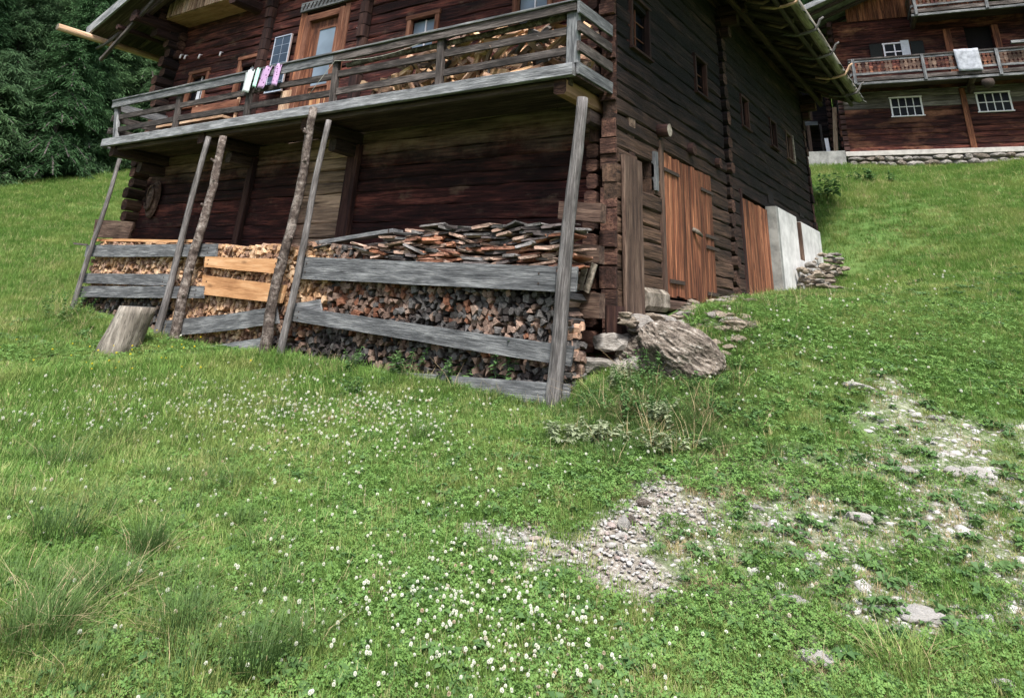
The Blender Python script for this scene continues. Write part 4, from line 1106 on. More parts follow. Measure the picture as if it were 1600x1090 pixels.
# carved balcony
def carved_balcony(x0, x1, zf, hr, yo, parent, npost, rail_m, right_raise=None):
    n = int((x1 - x0) / .125)
    box('balcony_floor', x0, x1, -yo, -.02, zf - .06, zf, M['roofwood'], parent, .02)
    box('balcony_edge', x0 - .03, x1, -yo - .05, -yo - .004, zf - .14, zf - .0, M['rail'], parent, .1)
    box('balcony_edge', x0 - .05, x1, -yo - .03, -yo + .06, zf - .26, zf - .17, M['grey'], parent, .1)
    box('bottom_rail', x0, x1, -yo - .03, -yo + .02, zf + .10, zf + .18, M['grey'], parent, .1)
    box('top_rail', x0 - .04, x1, -yo - .05, -yo + .05, zf + hr - .06, zf + hr, M['rail'], parent, .1)
    box('top_rail', x0 - .02, x1, -yo - .02, -yo + .02, zf + hr - .14, zf + hr - .063, M['grey'], parent, .1)
    prof = [(0, .05), (.12, .055), (.22, .02), (.34, .055), (.5, .062), (.66, .055), (.78, .02), (.88, .055), (1, .05)]
    h0, h1 = zf + .182, zf + hr - .142; hh = h1 - h0
    v = [(-w_, -.011, t * hh) for t, w_ in prof] + [(w_, -.011, t * hh) for t, w_ in prof]
    m_ = len(prof); v += [(x_, .011, z_) for x_, y_, z_ in v]
    f = []
    for i in range(m_ - 1):
        f += [(i, m_ + i, m_ + i + 1, i + 1), (2 * m_ + i, 2 * m_ + i + 1, 3 * m_ + i + 1, 3 * m_ + i), (i, i + 1, 2 * m_ + i + 1, 2 * m_ + i), (m_ + i, 3 * m_ + i, 3 * m_ + i + 1, m_ + i + 1)]
    me_ = mesh('baluster', v, f, M['brown']); me2 = mesh('baluster', v, f, M['log2'])
    for k in range(n): add('baluster', me_ if R2.random() < .6 else me2, Matrix.Translation((x0 + .07 + k * .125, -yo, h0)), parent)
    for k in range(npost):
        u = x0 + .12 + (x1 - x0 - .2) * k / (npost - 1)
        box('balcony_post', u - .05, u + .05, -yo - .085, -yo - .052, zf - .22, zf + hr - .02, M['grey'], parent, .1)
    # left return
    box('side_rail', x0 - .03, x0 + .01, -yo, -.02, zf + hr - .1, zf + hr, M['grey'], parent); box('side_rail', x0 - .03, x0 + .01, -yo, -.02, zf + .08, zf + .18, M['grey'], parent)
    for k in range(int(yo / .14)): add('baluster', me_, Matrix.Translation((x0 - .01, -.1 - k * .14, h0)) @ Matrix.Rotation(math.pi / 2, 4, 'Z'), parent)
carved_balcony(.40, W2, 2.46, .74, 1.2, h2, 5, 'grey')
carved_balcony(2.72, W2, 4.92, .74, 1.2, h2, 4, 'grey')
for u in (.6, 4.2, 7.8):
    beam('balcony_joist', (u, .1, 2.26), (u, -1.1, 2.3), .16, .18, M['roofwood'], h2, ch=.2); beam('balcony_joist', (u, .1, 2.06), (u, -.55, 2.08), .16, .18, M['roofwood'], h2, ch=.2)
    beam('balcony_joist', (u + 2.2, .1, 4.72), (u + 2.2, -1.1, 4.74), .16, .18, M['roofwood'], h2, ch=.2)
box('gutter_strip', 5.4, W2, -1.5, -1.38, 3.24, 3.34, M['grey'], h2)
# roof of the second house
for sd in (-1, 1):
    ex = -1.75 if sd < 0 else 11.2
    for k in range(14): beam('roof_board', (ex, -1.6 + k * .85, 4.75), (4.75, -1.6 + k * .85, 4.75 + (4.75 - ex) * sd * -.40 * -1 * (1 if sd < 0 else 1) if False else 4.75 + abs(4.75 - ex) * .40), .84, .06, M['shingle'], h2, ch=.05)
    beam('verge_board', (ex, -2.06, 4.74), (4.75, -2.06, 4.74 + abs(4.75 - ex) * .40), .05, .2, M['fascia'], h2)
    for k in range(12): beam('rafter', (ex + .2, -1.5 + k * .95, 4.68), (4.75, -1.5 + k * .95, 4.68 + abs(4.55 - ex) * .40), .1, .12, M['roofwood'], h2)
for k in range(3): beam('bracket_log', (-.1, -.1, 4.3 + k * .2), (-.1, -.5 - k * .3, 4.3 + k * .2), .16, .19, M['dark_post'], h2, ch=.2)
# banner
bq = [(j / 8, i / 8) for i in range(9) for j in range(9)]
grid = [[(3.72 + .72 * (j / 8) + .03 * (i / 8), -1.32 + .02 * math.sin(j * 1.4 + i * .5), 3.24 - .80 * (i / 8) - .02 * (j / 8)) for j in range(9)] for i in range(9)]
ob = add('hanging_sheet', sheetmesh('hanging_sheet', grid, M['cloth_sheet'])); thicken(ob, .008); tag(ob, 'pale greyish white sheet hanging over the upper house balcony', 'cloth')
# lantern under the balcony
tag(tube('flower_basket', [(4.55, -1.15, 2.12), (4.55, -1.15, 1.98), (4.55, -1.15, 1.82)], [.18, .2, .08], M['iron'], None, n=10), 'dark round basket hanging below the upper house balcony', 'basket')
# plinth: cement ledge over rough stones
pl = thing('stone_plinth', 'rough fieldstone plinth with cement ledge under the upper house', 'stone wall', (3, -.2, -.6))
box('ledge', -.1, W2 + .2, -.34, .2, -.17, -.004, M['mortar'], pl, .05)
box('backing', -.05, W2 + .2, -.16, .2, -.9, -.172, M['concrete_dark'], pl, .02)
ns = 0; zz = -.27
for row in range(3):
    x = -.05
    while x < W2:
        w_ = R2.uniform(.22, .62); h_ = R2.uniform(.09, .14)
        add('stone', rock_mesh(30 + R2.randrange(6), M['rock'] if R2.random() < .7 else M['rock_ochre'], 2, .2), Matrix.Translation((x + w_ / 2, -.24, zz + R2.uniform(-.03, .03))) @ Matrix.Diagonal((w_ * .58, .17, h_ * .95, 1)), pl); ns += 1
        x += w_ * .95
    zz -= .19
# concrete retaining wall and neighbour building, left of the second house
tag(box('retaining_wall', -3.6, -.12, -.5, -.2, -1.2, 0.0, M['concrete_dark'], None, .02), 'low grey concrete retaining wall left of the upper house', 'wall')
FR[0] = F2 @ Matrix.Translation((.95, 0, 0))
h3 = thing('log_barn', 'partly hidden dark log building with a small balcony behind the retaining wall', 'barn', (-2.5, 6, 0))
courses(0, 3.5, -7, -1.2, -.2, 4.6, [], M['log_side'], h3, ch=.22, rnd=R2)
box('room_shade_backing', -7, -1.2, 3.72, 3.8, -.4, 4.6, M['dark'], h3, 0)  # added near-black backing in place of an unlit barn interior
for k in range(18):
    for q_ in range(2): tube('log_end', [(-1.35 + q_ * .34, 3.4, .2 + k * .26), (-1.35 + q_ * .34, 2.9 - .1 * q_, .2 + k * .26)], .115, M['dark_post'], h3, n=8, end=M['log_end'])
carved_balcony(-6.5, -1.9, 1.85, .75, -2.4 + .0, h3, 3, 'grey') if False else None
box('balcony_floor', -6.5, -1.85, 2.5, 3.48, 1.78, 1.88, M['roofwood'], h3); box('balcony_edge', -6.5, -1.85, 2.44, 2.49, 1.74, 1.9, M['grey'], h3)
box('top_rail', -6.5, -1.9, 2.44, 2.5, 2.56, 2.64, M['grey'], h3)
for k in range(34): box('baluster', -6.4 + k * .13, -6.30 + k * .13, 2.46, 2.48, 1.95, 2.55, M['brown'], h3)
box('balcony_post', -2.3, -2.16, 2.45, 2.55, -.1, 1.77, M['brown'], h3); box('balcony_post', -1.8, -1.72, 2.45, 2.5, -.1, 1.77, M['rail'], h3)
box('window', -3.2, -2.75, 3.44, 3.49, 2.85, 3.2, M['blue'], h3)
for k in range(9): add('stone', rock_mesh(30 + k % 6, M['rock'], 2, .2), Matrix.Translation((-3.4 + k * .22, 2.4, .12)) @ Matrix.Diagonal((.13, .1, .11, 1)), h3)
FR[0] = F2
beam('gable_brace', (-.42, 1.6, -.1), (-.22, 1.6, 2.2), .1, .16, M['larchpole'], h3, up=(1, 0, 0))
tag(beam('white_board', (-.62, 1.5, 0), (-.67, 1.5, .95), .05, .14, M['white'], None, up=(1, 0, 0)), 'narrow white board standing behind the retaining wall', 'board')
FR[0] = Matrix.Identity(4)

# ------------------------------------------------------------------ rocks and stones
def stone_px(px_, py_, sx, sy, sz, mat, key, label, cat='stone', rot=0, sub=3, amp=.25, sink=.35, group=None, name='stone', tilt=0):
    if (px_, py_) not in ((1440, 965), (455, 606), (1280, 1035), (1240, 942)): sx, sy, sz = sx * .62, sy * .66, sz * .75
    g = ground(px_, py_)
    o = add(name, rock_mesh(key, mat, sub, amp), Matrix.Translation((g.x, g.y, g.z + sz * (1 - 2 * sink))) @ Matrix.Rotation(rot, 4, 'Z') @ Matrix.Rotation(tilt, 4, 'Y') @ Matrix.Diagonal((sx, sy, sz, 1)))
    return tag(o, label, cat, group)
def boulder(name, loc, s, mat, key, label, rot=0, sub=4, amp=.35, tilt=0):
    o = add(name, rock_mesh(key, mat, sub, amp), Matrix.Translation(loc) @ Matrix.Rotation(rot, 4, 'Z') @ Matrix.Rotation(tilt, 4, 'Y') @ Matrix.Diagonal((s[0], s[1], s[2], 1)))
    return tag(o, label, 'rock')
def mound(seed, mat):
    import bmesh
    bm = bmesh.new(); bmesh.ops.create_icosphere(bm, subdivisions=6, radius=1); o = Vector((seed * 3.1, 7, 2))
    for vt in bm.verts:
        p = vt.co.copy(); q = Vector((p.x * 1.3, p.y * 1.3, p.z * 1.9 + .9 * p.x))
        d_ = .20 * noise.noise(p * 1.3 + o) + .15 * (1 - abs(noise.noise(p * 1.5 + o)) * 2.2) + .05 * (1 - abs(noise.noise(q * 4 + o)) * 2) + .028 * noise.noise(p * 13 + o) + .014 * noise.noise(p * 31 + o)
        vt.co = p * (1 + d_)
    me_ = bpy.data.meshes.new('boulder'); bm.to_mesh(me_); bm.free(); me_.materials.append(mat); return me_
bq_ = Vector((-3.02, 7.62, 1.28))
tag(add('boulder', mound(3, M['rock_ochre']), Matrix.Translation(bq_) @ Matrix.Rotation(.5, 4, 'Z') @ Matrix.Rotation(.30, 4, 'Y') @ Matrix.Diagonal((.40, .34, .29, 1))), 'large rough brown boulder jutting out of the slope below the first stable door', 'rock')
bq_ = Vector((-3.50, 7.85, 1.22))
tag(add('boulder', mound(8, M['rock_ochre']), Matrix.Translation(bq_) @ Matrix.Rotation(.1, 4, 'Z') @ Matrix.Diagonal((.30, .28, .26, 1))), 'brown crumbling rock between the corner boulder and the large boulder', 'rock')
boulder('boulder', (-3.42, 8.5, 1.42), (.36, .45, .22), M['rock_ochre'], 5, 'broad ochre rock ledge directly below the upright corner board', rot=.6)
boulder('boulder', (-3.55, 7.65, 1.12), (.3, .3, .24), M['rock'], 6, 'grey corner boulder under the house beside the stack end')
boulder('boulder', (-3.1, 7.55, .98), (.32, .25, .2), M['rock_ochre'], 8, 'small brown rock at the foot of the large boulder', rot=1)
boulder('boulder', (-3.0, 9.0, 1.58), (.45, .35, .12), M['rock'], 9, 'flat pale slab in front of the first stable door', rot=.2)
boulder('boulder', (-3.05, 10.9, 1.83), (.55, .25, .07), M['rock'], 10, 'flat grey slab in the grass between the two stable doors', rot=1.3)
rb = thing('rubble_bank', 'bank of flat weathered stones and debris between house corner and first stable door', 'rubble', (-3.3, 8.6, 1.2))
for k in range(260):
    y = R.uniform(7.45, 11.4) if k % 3 else R.uniform(7.6, 9.2); x = -3.62 + R.uniform(0, 1) ** 1.3 * (.95 if y < 9.3 else .5)
    s = R.uniform(.035, .15)
    add('stone', rock_mesh(40 + R.randrange(7), R.choice([M['rock_tan'], M['rock_tan'], M['rock_ochre'], M['rock']]), 2, .3), Matrix.Translation((x, y, max(hgt(x, y) + .02, (1.62 - (x + 3.6) * .95 if y < 9.3 else 1.74)) + R.uniform(-.08, .04))) @ Matrix.Rotation(R.uniform(0, 3), 4, 'Z') @ Matrix.Diagonal((s * 1.3, s, s * .4, 1)), rb)
hp = thing('rubble_heap', 'heap of broken brown and pale stones against the concrete base wall', 'rubble', (-3.3, 16, 2.6))
for k in range(85):
    t = R.random(); y = 14.9 + t * 2.9; hmax = 2.62 + .62 * t
    s = R.uniform(.04, .14)
    add('stone', rock_mesh(40 + R.randrange(7), R.choice([M['rock_tan'], M['rock_tan'], M['rock']]), 2, .3), Matrix.Translation((-3.55 + R.uniform(0, .5), y, hmax + R.uniform(-.35, .05) )) @ Matrix.Rotation(R.uniform(0, 3), 4, 'Z') @ Matrix.Diagonal((s * 1.2, s, s * .5, 1)), hp)
boulder('boulder', (-3.2, 15.9, 2.40), (.38, .9, .09), M['rock_ochre'], 11, 'flat overhanging slab under the rubble at the concrete wall')
P_ = M['pebble']
stone_px(1340, 816, .20, .075, .05, P_, 12, 'long white wedge-shaped stone lying in the grass', rot=-.1)
stone_px(1440, 965, .17, .13, .03, P_, 13, 'largest flat grey stone set in the trail at lower right')
stone_px(1280, 1035, .10, .06, .035, P_, 14, 'flat pinkish stone near the bottom edge')
stone_px(1240, 942, .10, .07, .025, P_, 15, 'roundish flat grey stone on the thin trail')
stone_px(1340, 607, .22, .13, .07, P_, 16, 'pale stone alone in the grass below the far slope')
stone_px(1530, 747, .20, .13, .07, P_, 17, 'white blocky stone near the right edge, right one of a pair')
stone_px(1487, 741, .14, .11, .06, P_, 18, 'white stone left of the blocky white one')
stone_px(1415, 738, .17, .08, .05, P_, 19, 'pale stone at the upper left of the bare patch')
stone_px(1575, 1082, .12, .07, .04, P_, 14, 'pale stone in the bottom right corner')
stone_px(985, 818, .07, .05, .035, M['rock_ochre'], 17, 'brownish stone at the upper edge of the gravel patch')
stone_px(1005, 788, .10, .05, .03, M['rock_ochre'], 13, 'flat reddish stone above the gravel patch')
stone_px(1215, 780, .06, .05, .05, P_, 12, 'upright small white stone right of the gravel patch')
stone_px(1185, 798, .06, .05, .04, P_, 16, 'white pebble below the small upright stone')
stone_px(1015, 741, .06, .05, .04, P_, 18, 'single white pebble above the gravel patch')
stone_px(975, 822, .06, .055, .06, P_, 15, 'roundest white cobble in the middle of the gravel patch')
stone_px(1460, 655, .18, .06, .04, P_, 19, 'thin pale stone uphill of the bare patch')
stone_px(455, 606, .30, .07, .03, M['stub_end'], 12, 'pale flat piece of wood lying in the clover', cat='wood', rot=.9, name='wood_scrap')

# gravel: many pebbles as one mesh
def merge_inst(name, mats, insts, label=None, kind='stuff'):
    """insts: list of (mesh, Matrix, material index); numpy join"""
    VV, FF, FM = [], [], []; base = 0; cache = {}
    for me_, Mx, mi in insts:
        if me_.name not in cache:
            c = np.empty(len(me_.vertices) * 3); me_.vertices.foreach_get('co', c)
            t = [tuple(p.vertices) for p in me_.polygons]; cache[me_.name] = (c.reshape(-1, 3), np.array(t))
        c, t = cache[me_.name]; A = np.array(Mx)
        VV.append(c @ A[:3, :3].T + A[:3, 3]); FF.append(t + base); FM.append(np.full(len(t), mi)); base += len(c)
    V_ = np.concatenate(VV); F_ = np.concatenate(FF); k = F_.shape[1]
    me2 = bpy.data.meshes.new(name)
    me2.vertices.add(len(V_)); me2.vertices.foreach_set('co', V_.ravel())
    me2.loops.add(F_.size); me2.loops.foreach_set('vertex_index', F_.ravel().astype(np.int32))
    me2.polygons.add(len(F_)); me2.polygons.foreach_set('loop_start', np.arange(0, F_.size, k, dtype=np.int32)); me2.polygons.foreach_set('loop_total', np.full(len(F_), k, np.int32))
    for mt in mats: me2.materials.append(mt)
    me2.polygons.foreach_set('material_index', np.concatenate(FM).astype(np.int32)); me2.update(calc_edges=True)
    return tag(add(name, me2), label, kind=kind)
pts = []
N_ = 420000
xs = NR.uniform(-5.5, 2.2, N_); ys = NR.uniform(2, 12.5, N_)
mp = m_path(xs, ys); mb = np.clip(m_bare(xs, ys), 0, 1); mt_ = m_trail(xs, ys)
pr = NR.random(N_)
keep = (pr < mp * .26) | (pr < mb * .13) | (pr < mt_ * .008) | (pr < .0004)
xs, ys, mp = xs[keep], ys[keep], mp[keep]; zs = height(xs, ys)
insts = []
for x, y, z, p in zip(xs, ys, zs, mp):
    s = min(.038, R.lognormvariate(-4.75, .6)) * (1.0 if p > .3 else R.choice((.9, 1.2, 1.9)))
    insts.append((rock_mesh(60 + R.randrange(6), M['pebble'], 1, .3), Matrix.Translation((x, y, z + s * -.12)) @ Matrix.Rotation(R.uniform(0, 6.28), 4, 'Z') @ Matrix.Rotation(R.uniform(-.3, .3), 4, 'X') @ Matrix.Diagonal((s * R.uniform(1, 1.7), s, s * R.uniform(.35, .65), 1)), R.choice((0, 0, 1, 2, 2)) if p > .3 else R.choice((0, 2, 2, 2))))
M['pebble_pink'] = rock('pinkish_pebble', [(.3, (.22, .17, .15)), (.5, (.38, .31, .28)), (.7, (.52, .46, .43))], scale=9)
M['pebble_white'] = rock('white_pebble', [(.3, (.34, .33, .30)), (.5, (.52, .50, .47)), (.7, (.68, .67, .65))], scale=9)
merge_inst('gravel', [M['pebble'], M['pebble_pink'], M['pebble_white']], insts, 'loose pale gravel in the worn patch of the meadow')
print('pebbles', len(insts))

# ------------------------------------------------------------------ vegetation
def tone_mesh(name, quads, mat):
    """quads: list of (4 points, tone bottom, tone top)"""
    v = []; f = []; tn = []
    for pts_, t0, t1 in quads:
        b = len(v); v += pts_; f.append(tuple(range(b, b + len(pts_)))); 
        tn += [t0] * 2 + [t1] * (len(pts_) - 2)
    me_ = mesh(name, v, f, mat)
    at = me_.attributes.new('tone', 'FLOAT', 'POINT'); at.data.foreach_set('value', tn)
    return me_
def blade(q, x, y, h, w, lean, az, tone, bendf=.6, segs=2):
    dx, dy = math.cos(az), math.sin(az); px_, py_ = -dy, dx
    prev = [(x - px_ * w / 2, y - py_ * w / 2, -.01), (x + px_ * w / 2, y + py_ * w / 2, -.01)]
    for i in range(1, segs + 1):
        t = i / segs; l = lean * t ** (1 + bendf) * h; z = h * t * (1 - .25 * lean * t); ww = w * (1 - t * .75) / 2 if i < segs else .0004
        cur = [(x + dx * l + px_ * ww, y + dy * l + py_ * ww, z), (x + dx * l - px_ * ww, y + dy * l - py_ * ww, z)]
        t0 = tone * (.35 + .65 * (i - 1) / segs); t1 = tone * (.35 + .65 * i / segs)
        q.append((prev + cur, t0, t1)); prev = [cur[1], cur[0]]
def tuft(name, n, rad, h0, h1, w, mat, seed, lean=(.1, .9)):
    rn = random.Random(seed); q = []
    for i in range(n):
        a = rn.uniform(0, 6.28); r = rad * math.sqrt(rn.random())
        blade(q, math.cos(a) * r, math.sin(a) * r, rn.uniform(h0, h1), w * rn.uniform(.7, 1.3), rn.uniform(*lean), a + rn.gauss(0, .9), rn.uniform(.35, 1))
    return tone_mesh(name, q, mat)
def clover_patch(seed):
    rn = random.Random(seed); q = []
    for i in range(16):
        a = rn.uniform(0, 6.28); r = .085 * math.sqrt(rn.random()); x, y = math.cos(a) * r, math.sin(a) * r; h = rn.uniform(.012, .038); tone = rn.uniform(.3, 1)
        tx, ty = rn.gauss(0, .35), rn.gauss(0, .35); a0 = rn.uniform(0, 6.28); s = rn.uniform(.009, .015)
        q.append(([(x - .0008, y, -.01), (x + .0008, y, -.01), (x + .0008, y, h), (x - .0008, y, h)], .2, .4))
        for k in range(3):
            an = a0 + k * 2.094; u = Vector((math.cos(an), math.sin(an), 0)); p_ = Vector((-u.y, u.x, 0))
            def P(l, w_): 
                c = u * l * s + p_ * w_ * s; return (x + c.x, y + c.y, h + c.x * tx + c.y * ty + (.15 * s if abs(w_) > .3 else 0))
            q.append(([P(.05, 0), P(.7, -.5), P(1.15, -.35), P(1.05, 0), P(1.15, .35), P(.7, .5)], tone, tone))
    return tone_mesh('clover_patch', q, M['clover'])
def flower_head(seed, mat, r=.011, h=.07):
    rn = random.Random(seed); v = []; f = []; fm = []
    def fl(cx, cy, cz):
        n = 26
        for i in range(n):
            zf = 1 - 1.7 * i / n; a = i * 2.4; rr = math.sqrt(max(0, 1 - zf * zf))
            d = Vector((rr * math.cos(a), rr * math.sin(a), zf)); t = Vector((-d.y, d.x, 0)); t = t.normalized() if t.length > .01 else Vector((1, 0, 0)); b_ = d.cross(t)
            c = Vector((cx, cy, cz)) + d * r * .45; e = Vector((cx, cy, cz)) + d * r * 1.15; s = r * .30
            k = len(v); v.extend([tuple(c - t * s), tuple(c + t * s), tuple(e + t * s * .8), tuple(e - t * s * .8), tuple(c - b_ * s), tuple(c + b_ * s), tuple(e + b_ * s * .8), tuple(e - b_ * s * .8)])
            f.extend([(k, k + 1, k + 2, k + 3), (k + 4, k + 5, k + 6, k + 7)]); fm.extend([0, 0])
        k = len(v); v.extend([(cx - .001, cy, -.01), (cx + .001, cy, -.01), (cx + .001, cy, cz), (cx - .001, cy, cz)]); f.append((k, k + 1, k + 2, k + 3)); fm.append(1)
    fl(0, 0, h)
    return mesh('clover_flower', v, f, [mat, M['clover']], fm)

def scatter(name, src, P, rot, scl, label, kind='stuff'):
    """one object that instances src on points; rot and scl per point"""
    me_ = bpy.data.meshes.new(name + '_points')
    me_.vertices.add(len(P)); me_.vertices.foreach_set('co', np.asarray(P, float).ravel())
    at = me_.attributes.new('rot', 'FLOAT_VECTOR', 'POINT'); at.data.foreach_set('vector', np.asarray(rot, np.float32).ravel())
    at = me_.attributes.new('scl', 'FLOAT_VECTOR', 'POINT'); at.data.foreach_set('vector', np.asarray(scl, np.float32).ravel())
    me_.update()
    o = add(name, me_)
    ng = bpy.data.node_groups.new(name, 'GeometryNodeTree')
    ng.interface.new_socket('Geometry', in_out='INPUT', socket_type='NodeSocketGeometry'); ng.interface.new_socket('Geometry', in_out='OUTPUT', socket_type='NodeSocketGeometry')
    n_in = ng.nodes.new('NodeGroupInput'); n_out = ng.nodes.new('NodeGroupOutput')
    oi = ng.nodes.new('GeometryNodeObjectInfo'); oi.inputs['Object'].default_value = src; oi.inputs['As Instance'].default_value = True
    ip = ng.nodes.new('GeometryNodeInstanceOnPoints')
    def attr(nm):
        a = ng.nodes.new('GeometryNodeInputNamedAttribute'); a.data_type = 'FLOAT_VECTOR'; a.inputs['Name'].default_value = nm; return a.outputs['Attribute']
    e2r = ng.nodes.new('FunctionNodeEulerToRotation')
    ng.links.new(attr('rot'), e2r.inputs[0]); ng.links.new(e2r.outputs[0], ip.inputs['Rotation']); ng.links.new(attr('scl'), ip.inputs['Scale'])
    ng.links.new(n_in.outputs[0], ip.inputs['Points']); ng.links.new(oi.outputs['Geometry'], ip.inputs['Instance']); ng.links.new(ip.outputs[0], n_out.inputs[0])
    md = o.modifiers.new('scatter', 'NODES'); md.node_group = ng
    return tag(o, label, kind=kind)

fwd_az = math.atan2(FW.y, FW.x)
def wedge(n, d0, d1, expo, half=.86):
    """random ground points in front of the viewer; density falls as d**-expo"""
    u = NR.random(n); k = 2 - expo
    d = (d0 ** k + u * (d1 ** k - d0 ** k)) ** (1 / k)
    a = fwd_az + NR.uniform(-half, half, n)
    return d * np.cos(a), d * np.sin(a), d
def free(x, y):
    inside = (x > -15.3) & (x < -3.62) & (y > 7.55) & (y < 18.5)
    pilez = (x > -14.2) & (x < -3.9) & (y > 6.74) & (y < 8)
    rk = (np.hypot((x + 3.02) / .30, (y - 7.62) / .26) < 1) | (np.hypot((x + 3.5), (y - 8.3)) < .4) | ((x < -3.4) & (x > -3.8) & (y > 7.5) & (y < 11.2)) | ((x < -3.3) & (x > -3.8) & (y > 14.8) & (y < 18))
    st_ = np.hypot(x - sp0.x, y - sp0.y) < .33
    # second house footprint
    lx = (x - O2.x) * a2.x + (y - O2.y) * a2.y; ly = -((x - O2.x) * n2.x + (y - O2.y) * n2.y)
    hs2 = (lx > -3.6) & (lx < 10) & (ly > -.45) & (ly < 9)
    return ~(inside | pilez | rk | st_ | hs2)
def src(name, me_, px_, py_, label):
    g = ground(px_, py_)
    o = add(name, me_, Matrix.Translation(g)); return tag(o, label, kind='stuff')
def pn(x, y, s, o):
    return np.sin(x * s + o) * np.sin(y * s * 1.1 + 1.7 * o) + .5 * np.sin(x * s * 2.3 + 2 * o + y * s) 

# short meadow grass
n = 62000
for i in range(3):
    x, y, d = wedge(n, 1.6, 70, 1.30)
    k = free(x, y); pk = m_path(x, y); pb = np.clip(m_bare(x, y), 0, 1); ptr = m_trail(x, y)
    rnd_ = NR.random(len(x)); k &= rnd_ > pk * .80 ; k &= NR.random(len(x)) > pb * .80; k &= NR.random(len(x)) > ptr * .8
    x, y, d = x[k], y[k], d[k]; z = height(x, y)
    s = (.75 + .35 * NR.random(len(x))) * (1 + np.maximum(0, d - 4) / 11) * (1 + .18 * pn(x, y, .9, i))
    near = np.clip((x + 3) / -5, 0, 1); s *= 1 + .55 * near * (d < 11)
    hz = s * (1 - .62 * np.maximum(pb[k], ptr[k])) * (.8 + .5 * NR.random(len(x))) * np.where((x > -3) & (y > 3), .78, 1.0) * np.clip(1.15 - d / 90, .6, 1)
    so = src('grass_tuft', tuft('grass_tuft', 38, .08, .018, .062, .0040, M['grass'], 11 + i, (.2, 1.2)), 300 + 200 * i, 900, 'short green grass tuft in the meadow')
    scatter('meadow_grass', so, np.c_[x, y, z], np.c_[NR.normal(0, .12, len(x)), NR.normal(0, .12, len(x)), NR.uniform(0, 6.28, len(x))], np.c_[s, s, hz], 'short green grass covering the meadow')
# near ground cover of clover leaves
for i in range(2):
    x, y, d = wedge(17000, 1.6, 13, 1.3)
    k = free(x, y) & (NR.random(len(x)) > m_path(x, y) * .97) & (NR.random(len(x)) > np.clip(m_bare(x, y) * 1.3, 0, 1) * .97) & (NR.random(len(x)) < .62 + .35 * pn(x, y, 1.3, 3 + i))
    x, y, d = x[k], y[k], d[k]; z = height(x, y); s = (.62 + .42 * NR.random(len(x))) * (1 + np.maximum(0, d - 4) / 10)
    so = src('clover_leaves', clover_patch(5 + i), 760 + 60 * i, 1000, 'patch of small clover leaves in the near meadow')
    scatter('clover_carpet', so, np.c_[x, y, z + .012], np.c_[NR.normal(0, .1, len(x)), NR.normal(0, .1, len(x)), NR.uniform(0, 6.28, len(x))], np.c_[s, s, s], 'carpet of clover leaves among the grass')
# white clover heads
fx, fy, fs = [], [], []
def cluster(px_, py_, rx_, ry_, n):
    for _ in range(n):
        g = ground(px_ + R.gauss(0, rx_), min(1130, py_ + R.gauss(0, ry_)))
        fx.append(g.x); fy.append(g.y)
cluster(130, 655, 70, 17, 260); cluster(300, 645, 90, 22, 420); cluster(440, 650, 80, 28, 380); cluster(570, 648, 60, 14, 260); cluster(600, 680, 70, 30, 120); cluster(300, 720, 250, 50, 200); cluster(1250, 560, 150, 60, 110); cluster(1400, 480, 150, 40, 70); cluster(800, 720, 250, 50, 120)
cluster(760, 1000, 190, 75, 420); cluster(700, 930, 80, 35, 120); cluster(820, 1050, 90, 30, 120); cluster(200, 640, 140, 30, 260); cluster(520, 660, 120, 30, 260); cluster(640, 930, 110, 55, 110); cluster(450, 1000, 200, 70, 70); cluster(950, 1000, 160, 60, 60); cluster(850, 950, 90, 45, 110); cluster(760, 900, 60, 20, 40); cluster(330, 800, 170, 80, 110); cluster(900, 800, 200, 80, 110)
cluster(1330, 560, 130, 60, 90); cluster(1150, 560, 60, 50, 30); cluster(640, 780, 200, 60, 90); cluster(1250, 850, 120, 50, 50); cluster(250, 980, 150, 60, 60); cluster(600, 640, 130, 20, 70); cluster(1020, 690, 60, 30, 20)
fx, fy = np.array(fx), np.array(fy); k = free(fx, fy) & (m_path(fx, fy) < .3); fx, fy = fx[k], fy[k]
d = np.hypot(fx, fy); z = height(fx, fy)
sf = (.42 + .62 * NR.random(len(fx)) ** 1.4) * (1 + np.maximum(0, d - 4) / 8)
so = tag(add('clover_flower', flower_head(1, M['petal'], .0072, .055), Matrix.Translation(ground(700, 1000))), 'round white clover head', kind='stuff')
scatter('clover_flowers', so, np.c_[fx, fy, z], np.c_[NR.normal(0, .2, len(fx)), NR.normal(0, .2, len(fx)), NR.uniform(0, 6.28, len(fx))], np.c_[sf, sf, sf * (.8 + .5 * NR.random(len(fx)))], 'white clover heads dotted over the meadow')
# buttercups near the stump
fx, fy = [], []
for _ in range(38):
    g = ground(R.gauss(190, 80), R.gauss(568, 16)); fx.append(g.x); fy.append(g.y)
fx, fy = np.array(fx), np.array(fy)
so = tag(add('buttercup', flower_head(2, M['buttercup'], .007, .10), Matrix.Translation(ground(200, 575))), 'small yellow buttercup head', kind='stuff')
scatter('buttercups', so, np.c_[fx, fy, height(fx, fy)], np.zeros((len(fx), 3)), np.tile(NR.uniform(1, 1.5, (len(fx), 1)), (1, 3)), 'yellow buttercups in front of the chopping block')
